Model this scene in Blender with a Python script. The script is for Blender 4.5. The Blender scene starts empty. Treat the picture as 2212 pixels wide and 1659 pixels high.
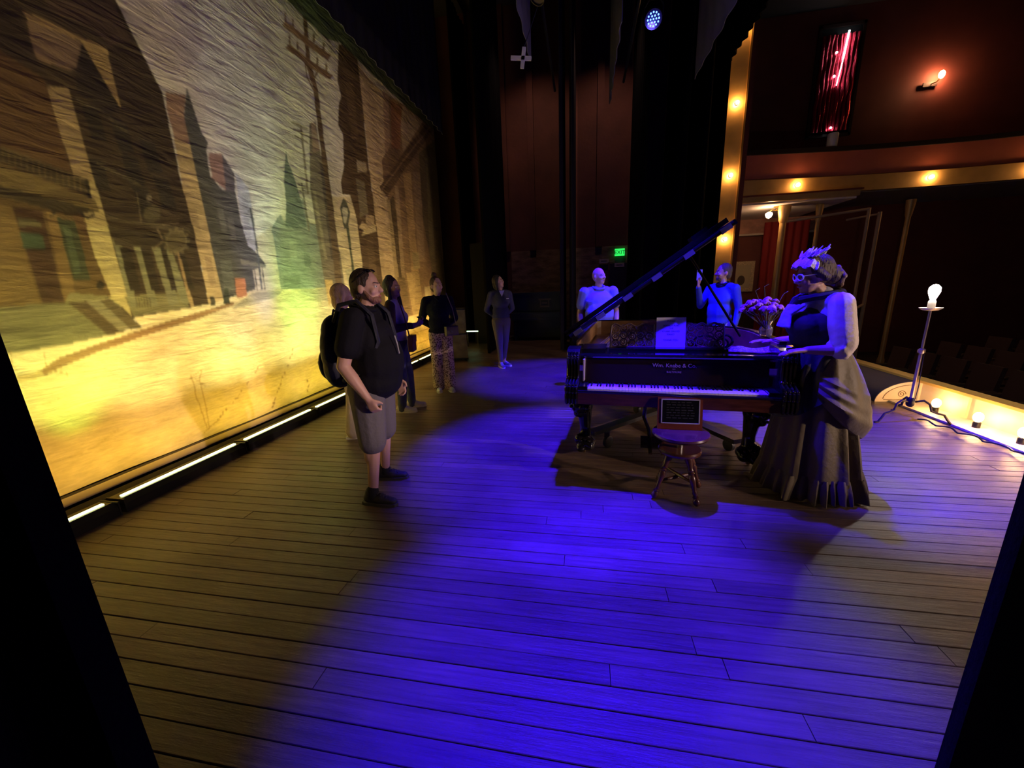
import bpy, bmesh, math, random
import numpy as np
from mathutils import Vector, Matrix
random.seed(7); rng = np.random.default_rng(7)
SC = bpy.context.scene
COL = SC.collection
PI = math.pi
R = math.radians
# ------------------------------------------------------------------ camera
cam_d = bpy.data.cameras.new('camera'); cam = bpy.data.objects.new('camera', cam_d); COL.objects.link(cam)
cam_d.sensor_fit = 'HORIZONTAL'; cam_d.sensor_width = 36.0; cam_d.lens = 36.0*840/2212
cam_d.clip_start = .05; cam_d.clip_end = 200
CX = Vector((0.983448, 0.177045, -0.038548)); CY = -Vector((0.006033, -0.244626, -0.969599)); CZ = -Vector((-0.181092, 0.953317, -0.241645))
m = Matrix.Identity(4)
for i in range(3): m[i][0], m[i][1], m[i][2] = CX[i], CY[i], CZ[i]
m.translation = (0, 0, 1.55); cam.matrix_world = m
SC.camera = cam
# ------------------------------------------------------------------ world, exposure
w = bpy.data.worlds.new('world'); SC.world = w; w.use_nodes = True
w.node_tree.nodes['Background'].inputs[0].default_value = (.012, .009, .016, 1)
w.node_tree.nodes['Background'].inputs[1].default_value = .25
SC.view_settings.view_transform = 'Standard'; SC.view_settings.look = 'None'
SC.view_settings.exposure = 0.0; SC.view_settings.gamma = 1.0; SC.view_settings.use_curve_mapping = False
# ------------------------------------------------------------------ stage lighting
def look(o, tgt):
    d = Vector(tgt)-o.location
    o.rotation_euler = d.to_track_quat('-Z', 'Y').to_euler()
def spot(name, loc, tgt, power, col, ang, blend=.6, rad=.06):
    l = bpy.data.lights.new(name, 'SPOT'); l.energy = power; l.color = col; l.spot_size = R(ang); l.spot_blend = blend; l.shadow_soft_size = rad
    o = bpy.data.objects.new(name, l); COL.objects.link(o); o.location = loc; look(o, tgt); return o
def area(name, loc, tgt, sx, sy, power, col, spread=180):
    l = bpy.data.lights.new(name, 'AREA'); l.shape = 'RECTANGLE'; l.size = sx; l.size_y = sy; l.energy = power; l.color = col; l.spread = R(spread)
    o = bpy.data.objects.new(name, l); COL.objects.link(o); o.location = loc; look(o, tgt); return o
BLUE = (.020, .002, 1.0)
# (position, aim, watts, cone) of the blue wash lamps hung on the pipe over the stage
PARS = [((.30, 3.80, 5.30), (-.02, 3.45, 0), 7500, 37, .5), ((1.05, 4.05, 5.30), (2.15, 3.9, 0), 7500, 38, .6),
        ((.85, 6.2, 4.80), (-.40, 6.7, 0), 6500, 40, .6), ((.15, 2.2, 5.30), (.14, 1.42, 0), 5600, 30, .6),
        ((.55, 1.7, 5.30), (.50, 3.30, 1.10), 3600, 13, .5), ((-.15, 2.9, 5.30), (1.48, 3.02, 1.48), 4200, 12, .7), ((1.0, 4.9, 5.30), (1.1, 6.35, 1.1), 4200, 34, .5)]  # these three blue lamps are added, unseen, to fill piano top and people
for i, (p_, t_, e_, a_, b_) in enumerate(PARS):
    d_ = (Vector(t_)-Vector(p_)).normalized()
    spot('blue_spot', Vector(p_)+d_*.03, t_, e_, BLUE, a_, b_, .07)
    if i in (1, 2):      # added point light at the lens, tints the borders blue
        l_ = bpy.data.lights.new('blue_spill_fill', 'POINT'); l_.energy = 9; l_.color = (.12, .08, 1); l_.shadow_soft_size = .06; o_ = bpy.data.objects.new('blue_spill_fill', l_); COL.objects.link(o_); o_.location = Vector(p_)+d_*.10
# warm fill lamps added out of view to light people: position, aim, watts, cone
FRONT_FILLS = [((9.0, .2, 2.9), (.3, 4.2, .9), 620, 58), ((8.6, -.4, 3.0), (1.68, 3.0, 1.0), 1500, 15), ((8.2, -.9, 3.1), (-1.5, 2.6, 1.0), 2200, 9)]
for p_, t_, e_, a_ in FRONT_FILLS: spot('front_fill_spot', Vector(p_)+(Vector(t_)-Vector(p_)).normalized()*.03, t_, e_, (1, .70, .60), a_, .8, .08)
# dim fill lamps added over the far wing to brighten its wall
WALL_FILLS = [((-1.35, 10.7, 8.1), (-1.25, 12.6, 2.6)), ((.55, 10.8, 8.1), (.45, 12.6, 2.4))]
for p_, t_ in WALL_FILLS: spot('wall_fill_spot', Vector(p_)+(Vector(t_)-Vector(p_)).normalized()*.03, t_, 120, (1, .58, .42), 100, 1, .08)
# uplight bars below the painted cloth: y centre, colours of the low and the long throw, watts
BARS = [(1.48, (1, .54, .03), 5.0, (1, .74, .26), 12), (2.62, (1, .58, .03), 5.5, (1, .78, .26), 14), (3.76, (1, .64, .04), 5.5, (.95, .88, .36), 15), (4.90, (.95, .72, .05), 5.5, (.85, .95, .42), 15), (6.04, (1, .66, .04), 5.5, (1, .86, .40), 15), (7.18, (1, .60, .04), 5.5, (1, .76, .30), 13), (8.32, (1, .58, .04), 5.0, (1, .70, .26), 11), (9.46, (1, .54, .04), 4.6, (1, .66, .24), 9)]
for y_, c_, e_, c2_, e2_ in BARS:
    area('bar_wash', (-3.505, y_, .125), (-3.9, y_, .75), 1.0, .03, e_, c_, 150)
    area('bar_throw', (-3.505, y_, .125), (-3.9, y_, 2.1), 1.0, .03, e2_, c2_, 58)
spot('bar_wash_green', (-3.5, 4.75, .13), (-3.9, 4.95, 2.0), 230, (.10, 1, .06), 44, 1, .05)
spot('bar_wash_green', (-3.5, 2.2, .13), (-3.9, 2.25, 1.5), 60, (.14, 1, .06), 60, 1, .05)
spot('bar_wash_blue', (-3.5, 4.2, .13), (-3.9, 4.38, 2.75), 330, (.14, .18, 1), 26, 1, .05)
spot('bar_wash_lavender', (-3.5, 3.9, .13), (-3.9, 4.0, 3.7), 110, (.80, .50, .85), 44, 1, .05)

# ------------------------------------------------------------------ materials
MT = {}
def mat(name, col, rough=.6, metal=0., var=.0, vs=6., bump=0., bs=40., emit=None, es=0., trans=0., spec=.5, sheen=0., stretch=None, coat=0.):
    if name in MT: return MT[name]
    M_ = bpy.data.materials.new(name); M_.use_nodes = True; nt = M_.node_tree; b = nt.nodes['Principled BSDF']
    b.inputs['Base Color'].default_value = (*col, 1); b.inputs['Roughness'].default_value = rough; b.inputs['Metallic'].default_value = metal
    b.inputs['Specular IOR Level'].default_value = spec; b.inputs['Transmission Weight'].default_value = trans; b.inputs['Sheen Weight'].default_value = sheen
    b.inputs['Coat Weight'].default_value = coat
    if emit: b.inputs['Emission Color'].default_value = (*emit, 1); b.inputs['Emission Strength'].default_value = es
    if var or bump:
        tc = nt.nodes.new('ShaderNodeTexCoord'); mp = nt.nodes.new('ShaderNodeMapping'); nt.links.new(tc.outputs['Object'], mp.inputs[0])
        if stretch: mp.inputs['Scale'].default_value = stretch
    if var:
        n = nt.nodes.new('ShaderNodeTexNoise'); n.inputs['Scale'].default_value = vs; n.inputs['Detail'].default_value = 5; nt.links.new(mp.outputs[0], n.inputs[0])
        r = nt.nodes.new('ShaderNodeValToRGB'); e = r.color_ramp.elements
        e[0].position = .3; e[1].position = .72; e[0].color = (*[c*(1-var) for c in col], 1); e[1].color = (*[min(1, c*(1+var)) for c in col], 1)
        nt.links.new(n.outputs[0], r.inputs[0]); nt.links.new(r.outputs[0], b.inputs['Base Color'])
    if bump:
        n2 = nt.nodes.new('ShaderNodeTexNoise'); n2.inputs['Scale'].default_value = bs; n2.inputs['Detail'].default_value = 4; nt.links.new(mp.outputs[0], n2.inputs[0])
        bp = nt.nodes.new('ShaderNodeBump'); bp.inputs['Strength'].default_value = bump; bp.inputs['Distance'].default_value = .02
        nt.links.new(n2.outputs[0], bp.inputs['Height']); nt.links.new(bp.outputs[0], b.inputs['Normal'])
    MT[name] = M_; return M_
def emis(name, col, s): return mat(name, (.02, .02, .02), emit=col, es=s)

# ------------------------------------------------------------------ mesh builder
class MB:
    def __init__(s, sc=1.0): s.v = []; s.f = []; s.mi = []; s.cur = 0; s.sc = sc; s.T = None
    def _add(s, V, F):
        o = len(s.v)
        if s.T is not None: V = [s.T @ Vector(p) for p in V]
        s.v += [(p[0]*s.sc, p[1]*s.sc, p[2]*s.sc) for p in V]; s.f += [tuple(i+o for i in f) for f in F]; s.mi += [s.cur]*len(F); return s
    def box(s, c, d, rz=0, rot=None):
        hx, hy, hz = d[0]/2, d[1]/2, d[2]/2
        P = [Vector((x*hx, y*hy, z*hz)) for z in (-1, 1) for y in (-1, 1) for x in (-1, 1)]
        M_ = rot if rot is not None else Matrix.Rotation(rz, 3, 'Z'); c = Vector(c)
        return s._add([M_@p+c for p in P], [(0, 2, 3, 1), (4, 5, 7, 6), (0, 1, 5, 4), (2, 6, 7, 3), (0, 4, 6, 2), (1, 3, 7, 5)])
    def lohi(s, a, b): return s.box([(a[i]+b[i])/2 for i in range(3)], [abs(b[i]-a[i]) for i in range(3)])
    def loft(s, rings, close=True, cap=True):
        V = [p for r in rings for p in r]; n = len(rings[0]); F = []
        for i in range(len(rings)-1):
            for j in range(n if close else n-1):
                k = (j+1) % n; F.append((i*n+j, i*n+k, (i+1)*n+k, (i+1)*n+j))
        if cap: F.append(tuple(range(n))[::-1]); F.append(tuple((len(rings)-1)*n+j for j in range(n)))
        return s._add(V, F)
    def tube(s, pts, rad, n=8, cap=True):
        pts = [Vector(p) for p in pts]; rad = rad if hasattr(rad, '__len__') else [rad]*len(pts); rings = []
        up = Vector((0, 0, 1)); t0 = (pts[1]-pts[0]).normalized()
        a = t0.cross(up) if abs(t0.dot(up)) < .95 else t0.cross(Vector((1, 0, 0))); a.normalize()
        for i, p in enumerate(pts):
            t = (pts[min(i+1, len(pts)-1)]-pts[max(i-1, 0)])
            if t.length < 1e-9: t = t0
            t.normalize(); a = a-t*a.dot(t); a.normalize(); b = t.cross(a)
            rings.append([p+(a*math.cos(2*PI*j/n)+b*math.sin(2*PI*j/n))*rad[i] for j in range(n)])
        return s.loft(rings, True, cap)
    def cyl(s, a, b, r, r2=None, n=16): return s.tube([a, b], [r, r if r2 is None else r2], n)
    def lathe(s, prof, c=(0, 0, 0), n=20, axis=None):
        c = Vector(c); M_ = Matrix.Identity(3)
        if axis is not None: M_ = Vector((0, 0, 1)).rotation_difference(Vector(axis)).to_matrix()
        return s.loft([[c+M_@Vector((r*math.cos(2*PI*j/n), r*math.sin(2*PI*j/n), z)) for j in range(n)] for r, z in prof])
    def ell(s, c, r, rot=None, n=14, k=9):
        c = Vector(c); r = r if hasattr(r, '__len__') else (r, r, r); rings = []
        for i in range(k+1):
            th = PI*(i/k); th = min(max(th, .02), PI-.02)
            rings.append([])
            for j in range(n):
                p = Vector((r[0]*math.sin(th)*math.cos(2*PI*j/n), r[1]*math.sin(th)*math.sin(2*PI*j/n), -r[2]*math.cos(th)))
                rings[-1].append(c+(rot@p if rot is not None else p))
        return s.loft(rings)
    def cap(s, a, ra, b, rb, n=10, flat=None):
        a = Vector(a); b = Vector(b); t = b-a; L = t.length; t.normalize()
        pts = [a-t*ra*.98, a-t*ra*.75, a-t*ra*.35, a, b, b+t*rb*.35, b+t*rb*.75, b+t*rb*.98]
        rr = [ra*.15, ra*.65, ra*.93, ra, rb, rb*.93, rb*.65, rb*.15]
        o = len(s.v); T = s.T; s.T = None; sc = s.sc; s.sc = 1
        s.tube(pts, rr, n)
        if flat:
            ax = Vector(flat[0]).normalized(); k = flat[1]
            for i in range(o, len(s.v)):
                p = Vector(s.v[i]); q = a+t*(p-a).dot(t); d = p-q; d = d+ax*(d.dot(ax)*(k-1)); s.v[i] = tuple(q+d)
        s.T = T; s.sc = sc
        for i in range(o, len(s.v)):
            p = Vector(s.v[i]); p = T@p if T is not None else p; s.v[i] = (p[0]*sc, p[1]*sc, p[2]*sc)
        return s
    def prism(s, poly, lo, hi, axis='z'):
        def P(q, h):
            return {'z': (q[0], q[1], h), 'y': (q[0], h, q[1]), 'x': (h, q[0], q[1])}[axis]
        n = len(poly); return s._add([P(q, lo) for q in poly]+[P(q, hi) for q in poly], [tuple(range(n))[::-1], tuple(range(n, 2*n))]+[(i, (i+1) % n, n+(i+1) % n, n+i) for i in range(n)])
    def mesh(s, name, mats, smooth=True):
        me = bpy.data.meshes.new(name); me.from_pydata(s.v, [], s.f)
        mats = mats if isinstance(mats, (list, tuple)) else [mats]
        for q in mats: me.materials.append(q)
        if any(s.mi): me.polygons.foreach_set('material_index', s.mi)
        bm = bmesh.new(); bm.from_mesh(me); bmesh.ops.recalc_face_normals(bm, faces=bm.faces); bm.to_mesh(me); bm.free()
        if smooth: me.polygons.foreach_set('use_smooth', [True]*len(me.polygons)); sharp(me)
        return me
    def build(s, name, mats, parent=None, smooth=True, loc=None, rz=0):
        o = bpy.data.objects.new(name, s.mesh(name, mats, smooth)); COL.objects.link(o)
        if parent is not None: o.parent = parent
        if loc is not None: o.location = loc
        o.rotation_euler[2] = rz
        return o
    def blob(s, name, mats, parent=None, vox=.01, it=3, loc=None, rz=0):
        o = s.build(name, mats, parent, True, loc, rz)
        r = o.modifiers.new('remesh', 'REMESH'); r.mode = 'VOXEL'; r.voxel_size = vox; r.use_smooth_shade = True
        if it: q = o.modifiers.new('smooth', 'SMOOTH'); q.factor = .5; q.iterations = it
        return o
def sharp(me, ang=40):
    try: me.set_sharp_from_angle(angle=R(ang))
    except Exception: pass
def tag(o, label, cat, group=None, kind=None):
    o['label'] = label; o['category'] = cat
    if group: o['group'] = group
    if kind: o['kind'] = kind
    return o
def thing(name, label, cat, loc=(0, 0, 0), rz=0, group=None):
    o = bpy.data.objects.new(name, None); COL.objects.link(o); o.location = loc; o.rotation_euler = (0, 0, rz); o.empty_display_size = .1
    return tag(o, label, cat, group)
def struct(o, label=None):
    o['kind'] = 'structure'
    if label: o['label'] = label
    return o
def dup(root, loc, rz=None, label=None):
    def cp(o, par):
        c = o.copy(); COL.objects.link(c)
        if par is not None: c.parent = par
        for ch in list(o.children): cp(ch, c)
        return c
    r = cp(root, None); r.location = loc
    if rz is not None: r.rotation_euler[2] = rz
    if label: r['label'] = label
    return r
def text(s, name, body, size, m_, parent, loc, rot, ext=.0006, align='CENTER', shear=0):
    c = bpy.data.curves.new(name, 'FONT'); c.body = body; c.size = size; c.extrude = ext; c.align_x = align; c.shear = shear; c.resolution_u = 3
    o = bpy.data.objects.new(name+'_tmp', c); COL.objects.link(o)
    me = bpy.data.meshes.new_from_object(o.evaluated_get(bpy.context.evaluated_depsgraph_get())); bpy.data.objects.remove(o)
    me.materials.clear(); me.materials.append(m_)
    t = bpy.data.objects.new(name, me); COL.objects.link(t); t.parent = parent; t.location = loc; t.rotation_euler = rot
    return t

# ------------------------------------------------------------------ common materials
BLACKCLOTH = mat('black_velour', (.003, .003, .0038), .95, bump=.25, bs=60, spec=.06)
BORDER = mat('border_velour', (.02, .018, .024), .95, bump=.2, bs=60, spec=.1)
BLKMET = mat('black_metal', (.015, .015, .016), .4, .3)
EBONY = mat('ebony_lacquer', (.010, .008, .009), .14, spec=.5, coat=.3)
ROSE = mat('dark_rosewood', (.075, .022, .012), .22, var=.35, vs=9, stretch=(1, 6, 6), coat=.3)
IVORY = mat('ivory_keys', (.78, .72, .62), .35)
GOLDP = mat('gold_paint', (.62, .40, .14), .42, .25, var=.15, vs=3)
REDP = mat('red_plaster', (.45, .12, .085), .7, var=.12, vs=2)
DREDP = mat('dark_red_plaster', (.15, .038, .028), .75, var=.15, vs=1.5)
CHROME = mat('steel', (.6, .6, .6), .3, 1.)
BULBW = emis('warm_bulb_glow', (1, .50, .17), 220)
# ------------------------------------------------------------------ stage floor
def wood_floor():
    M_ = bpy.data.materials.new('worn_stage_boards'); M_.use_nodes = True; nt = M_.node_tree; b = nt.nodes['Principled BSDF']; N = nt.nodes.new; Lk = nt.links.new
    g = N('ShaderNodeNewGeometry'); oi = N('ShaderNodeObjectInfo')
    mp = N('ShaderNodeMapping'); mp.inputs['Scale'].default_value = (.9, 16, 1); Lk(g.outputs['Position'], mp.inputs[0])
    n1 = N('ShaderNodeTexNoise'); n1.inputs['Scale'].default_value = 3.2; n1.inputs['Detail'].default_value = 8; n1.inputs['Roughness'].default_value = .65; Lk(mp.outputs[0], n1.inputs[0])
    n2 = N('ShaderNodeTexNoise'); n2.inputs['Scale'].default_value = 2.0; n2.inputs['Detail'].default_value = 6; Lk(g.outputs['Position'], n2.inputs[0])
    mp3 = N('ShaderNodeMapping'); mp3.inputs['Scale'].default_value = (7, 26, 1); Lk(g.outputs['Position'], mp3.inputs[0])
    n3 = N('ShaderNodeTexNoise'); n3.inputs['Scale'].default_value = 1.0; n3.inputs['Detail'].default_value = 7; n3.inputs['Roughness'].default_value = .7; Lk(mp3.outputs[0], n3.inputs[0])
    r = N('ShaderNodeValToRGB'); e = r.color_ramp.elements; e[0].position = .25; e[0].color = (.095, .058, .036, 1); e[1].position = .8; e[1].color = (.235, .155, .10, 1)
    Lk(n1.outputs[0], r.inputs[0])
    r2 = N('ShaderNodeValToRGB'); e = r2.color_ramp.elements; e[0].position = .3; e[0].color = (.74, .74, .74, 1); e[1].position = .7; e[1].color = (1.1, 1.1, 1.1, 1); Lk(n2.outputs[0], r2.inputs[0])
    r3 = N('ShaderNodeValToRGB'); e = r3.color_ramp.elements; e[0].position = .27; e[0].color = (.3, .3, .3, 1); e[1].position = .36; e[1].color = (1, 1, 1, 1); Lk(n3.outputs[0], r3.inputs[0])
    m1 = N('ShaderNodeMixRGB'); m1.blend_type = 'MULTIPLY'; m1.inputs[0].default_value = 1; Lk(r.outputs[0], m1.inputs[1]); Lk(r2.outputs[0], m1.inputs[2])
    m2 = N('ShaderNodeMixRGB'); m2.blend_type = 'MULTIPLY'; m2.inputs[0].default_value = 1; Lk(m1.outputs[0], m2.inputs[1]); Lk(r3.outputs[0], m2.inputs[2])
    mr = N('ShaderNodeMapRange'); mr.inputs[3].default_value = .8; mr.inputs[4].default_value = 1.2; Lk(oi.outputs['Random'], mr.inputs[0])
    m3 = N('ShaderNodeMixRGB'); m3.blend_type = 'MULTIPLY'; m3.inputs[0].default_value = 1; Lk(m2.outputs[0], m3.inputs[1]); Lk(mr.outputs[0], m3.inputs[2])
    Lk(m3.outputs[0], b.inputs['Base Color'])
    rr = N('ShaderNodeMapRange'); rr.inputs[1].default_value = .3; rr.inputs[2].default_value = .7; rr.inputs[3].default_value = .30; rr.inputs[4].default_value = .52; Lk(n2.outputs[0], rr.inputs[0]); Lk(rr.outputs[0], b.inputs['Roughness'])
    b.inputs['Specular IOR Level'].default_value = .45
    bp = N('ShaderNodeBump'); bp.inputs['Strength'].default_value = .5; bp.inputs['Distance'].default_value = .006; 
    ad = N('ShaderNodeMath'); ad.operation = 'ADD'; Lk(n1.outputs[0], ad.inputs[0]); Lk(n3.outputs[0], ad.inputs[1]); Lk(ad.outputs[0], bp.inputs['Height']); Lk(bp.outputs[0], b.inputs['Normal'])
    return M_
FLOORM = wood_floor()
PW = .095
sub = MB().lohi((-4.4, -1.2, -.25), (4.1, 12.6, -.03)).build('floor', mat('dark_subfloor', (.012, .009, .007), .9), smooth=False)
struct(sub, 'worn narrow wooden stage boards running from painted cloth to footlights')
def plank_mesh(w_, h_=.03, ch=.0022):
    hw = w_/2; prof = [(-hw, -h_), (-hw, -ch), (-hw+ch, 0), (hw-ch, 0), (hw, -ch), (hw, -h_)]
    V = [(x, y, z) for x in (-.5, .5) for y, z in prof]; n = 6
    F = [tuple(range(n)), tuple(range(2*n-1, n-1, -1))]+[(i, n+i, n+i+1, i+1) for i in range(n-1)]
    me = bpy.data.meshes.new('plank'); me.from_pydata(V, [], F); me.materials.append(FLOORM)
    bm = bmesh.new(); bm.from_mesh(me); bmesh.ops.recalc_face_normals(bm, faces=bm.faces); bm.to_mesh(me); bm.free(); return me
PMESH = [plank_mesh(PW-.0022), plank_mesh(PW-.0035), plank_mesh(PW-.0055)]
fv, ff = [], []
y = -.7; nrow = 0
while y < 12.5:
    xs = [-4.4]; x = -4.4+random.uniform(.8, 3.4)
    while x < 3.6: xs.append(x); x += random.uniform(2.4, 4.2)
    xs.append(4.1)
    for a_, b_ in zip(xs[:-1], xs[1:]):
        dz = random.uniform(-.0012, .0008)
        if y < 5.0:
            o = bpy.data.objects.new('plank', random.choice(PMESH)); COL.objects.link(o); o.parent = sub
            o.location = ((a_+b_)/2, y, dz); o.scale = (b_-a_-.003, 1, 1); o.rotation_euler = (random.uniform(-.006, .006), 0, 0)
        else:
            n0 = len(fv); hw = PW/2-.0015
            fv += [(a_+.002, y-hw, dz), (b_-.002, y-hw, dz), (b_-.002, y+hw, dz), (a_+.002, y+hw, dz), (a_+.002, y-hw, -.03), (b_-.002, y-hw, -.03), (b_-.002, y+hw, -.03), (a_+.002, y+hw, -.03)]
            ff += [(n0, n0+1, n0+2, n0+3), (n0, n0+4, n0+5, n0+1), (n0+2, n0+6, n0+7, n0+3), (n0+1, n0+5, n0+6, n0+2), (n0, n0+3, n0+7, n0+4)]
    y += PW
me = bpy.data.meshes.new('far_planks'); me.from_pydata(fv, [], ff); me.materials.append(FLOORM)
o = bpy.data.objects.new('far_planks', me); COL.objects.link(o); o.parent = sub; o['kind'] = 'stuff'

# ------------------------------------------------------------------ room shell
WALLB = mat('brown_painted_wall', (.10, .030, .018), .8, var=.25, vs=1.2, bump=.3, bs=12)
PLAST = mat('bare_stained_plaster', (.20, .125, .075), .85, var=.5, vs=3.0, bump=.5, bs=14, stretch=(1, 1, 3))
DARKW = mat('dark_wall', (.018, .014, .013), .9, bump=.2, bs=20)
wl = MB(); wl.lohi((-6.5, 12.6, 0), (3.44, 12.9, 9)); struct(wl.build('wall_far', WALLB, smooth=False), 'dark brown far side wall of the stage')
wf = bpy.data.objects['wall_far']
MB().lohi((-2.25, 12.57, 0), (1.6, 12.6, 2.62)).build('plaster_band', PLAST, wf, False)
for xx in (-2.35, -1.55, .42): MB().lohi((xx-.09, 12.50, 2.62), (xx+.09, 12.6, 9)).build('pilaster', WALLB, wf, False)
struct(MB().lohi((-6.7, -3, 0), (-6.5, 12.9, 9)).build('wall_upstage', DARKW, smooth=False), 'black upstage wall behind the painted cloth')
struct(MB().lohi((-6.7, -3.2, -1.2), (14, -3, 9)).build('wall_near', DARKW, smooth=False), 'dark near side wall behind the camera')
struct(MB().lohi((-6.7, -3.2, 9), (14, 17, 9.2)).build('ceiling', DARKW, smooth=False), 'dark ceiling above stage and auditorium')
struct(MB().lohi((3.9, -3, -1.25), (14, 17, -1.05)).build('floor_auditorium', mat('dark_carpet', (.03, .012, .010), .9), smooth=False), 'dark auditorium floor below the stage')
struct(MB().lohi((13.8, -3, -1.2), (14, 17, 9)).build('wall_auditorium', DREDP, smooth=False), 'dark wall at the back of the auditorium')
bw = struct(MB().lohi((3.9, 15, -1.2), (14, 15.3, 9)).build('wall_house', DREDP, smooth=False), 'dark red auditorium side wall above and below the balcony')
struct(MB().lohi((4.0, -3, -1.2), (4.12, 12.4, -.01)).build('wall_apron', DARKW, smooth=False), 'dark face of the stage apron')
# proscenium jamb with bulbs
jb = MB(); jb.lohi((3.43, 11.80, 0), (3.90, 12.6, 9)); J = struct(jb.build('trim_1', GOLDP, smooth=False), 'gold painted proscenium jamb with a row of bare bulbs')
for xx in (3.43, 3.87): MB().lohi((xx-.02, 11.765, 0), (xx+.02, 11.80, 9)).build('edge_moulding', mat('gold_leaf', (.7, .42, .12), .3, .6), J, False)
MB().lohi((3.90, 11.82, 0), (4.02, 12.6, 9)).build('red_return', DREDP, J, False)
for z_ in (2.56, 4.10, 5.72, 7.3):
    bl = MB().lathe([(.0, -.04), (.045, -.04), (.05, -.01), (.03, .0)], (3.66, 11.79, z_), 12, (0, -1, 0)).build('bulb_socket', BLKMET, J)
    MB().ell((3.66, 11.73, z_), .042, n=10, k=6).build('bulb', BULBW, bl)

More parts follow.
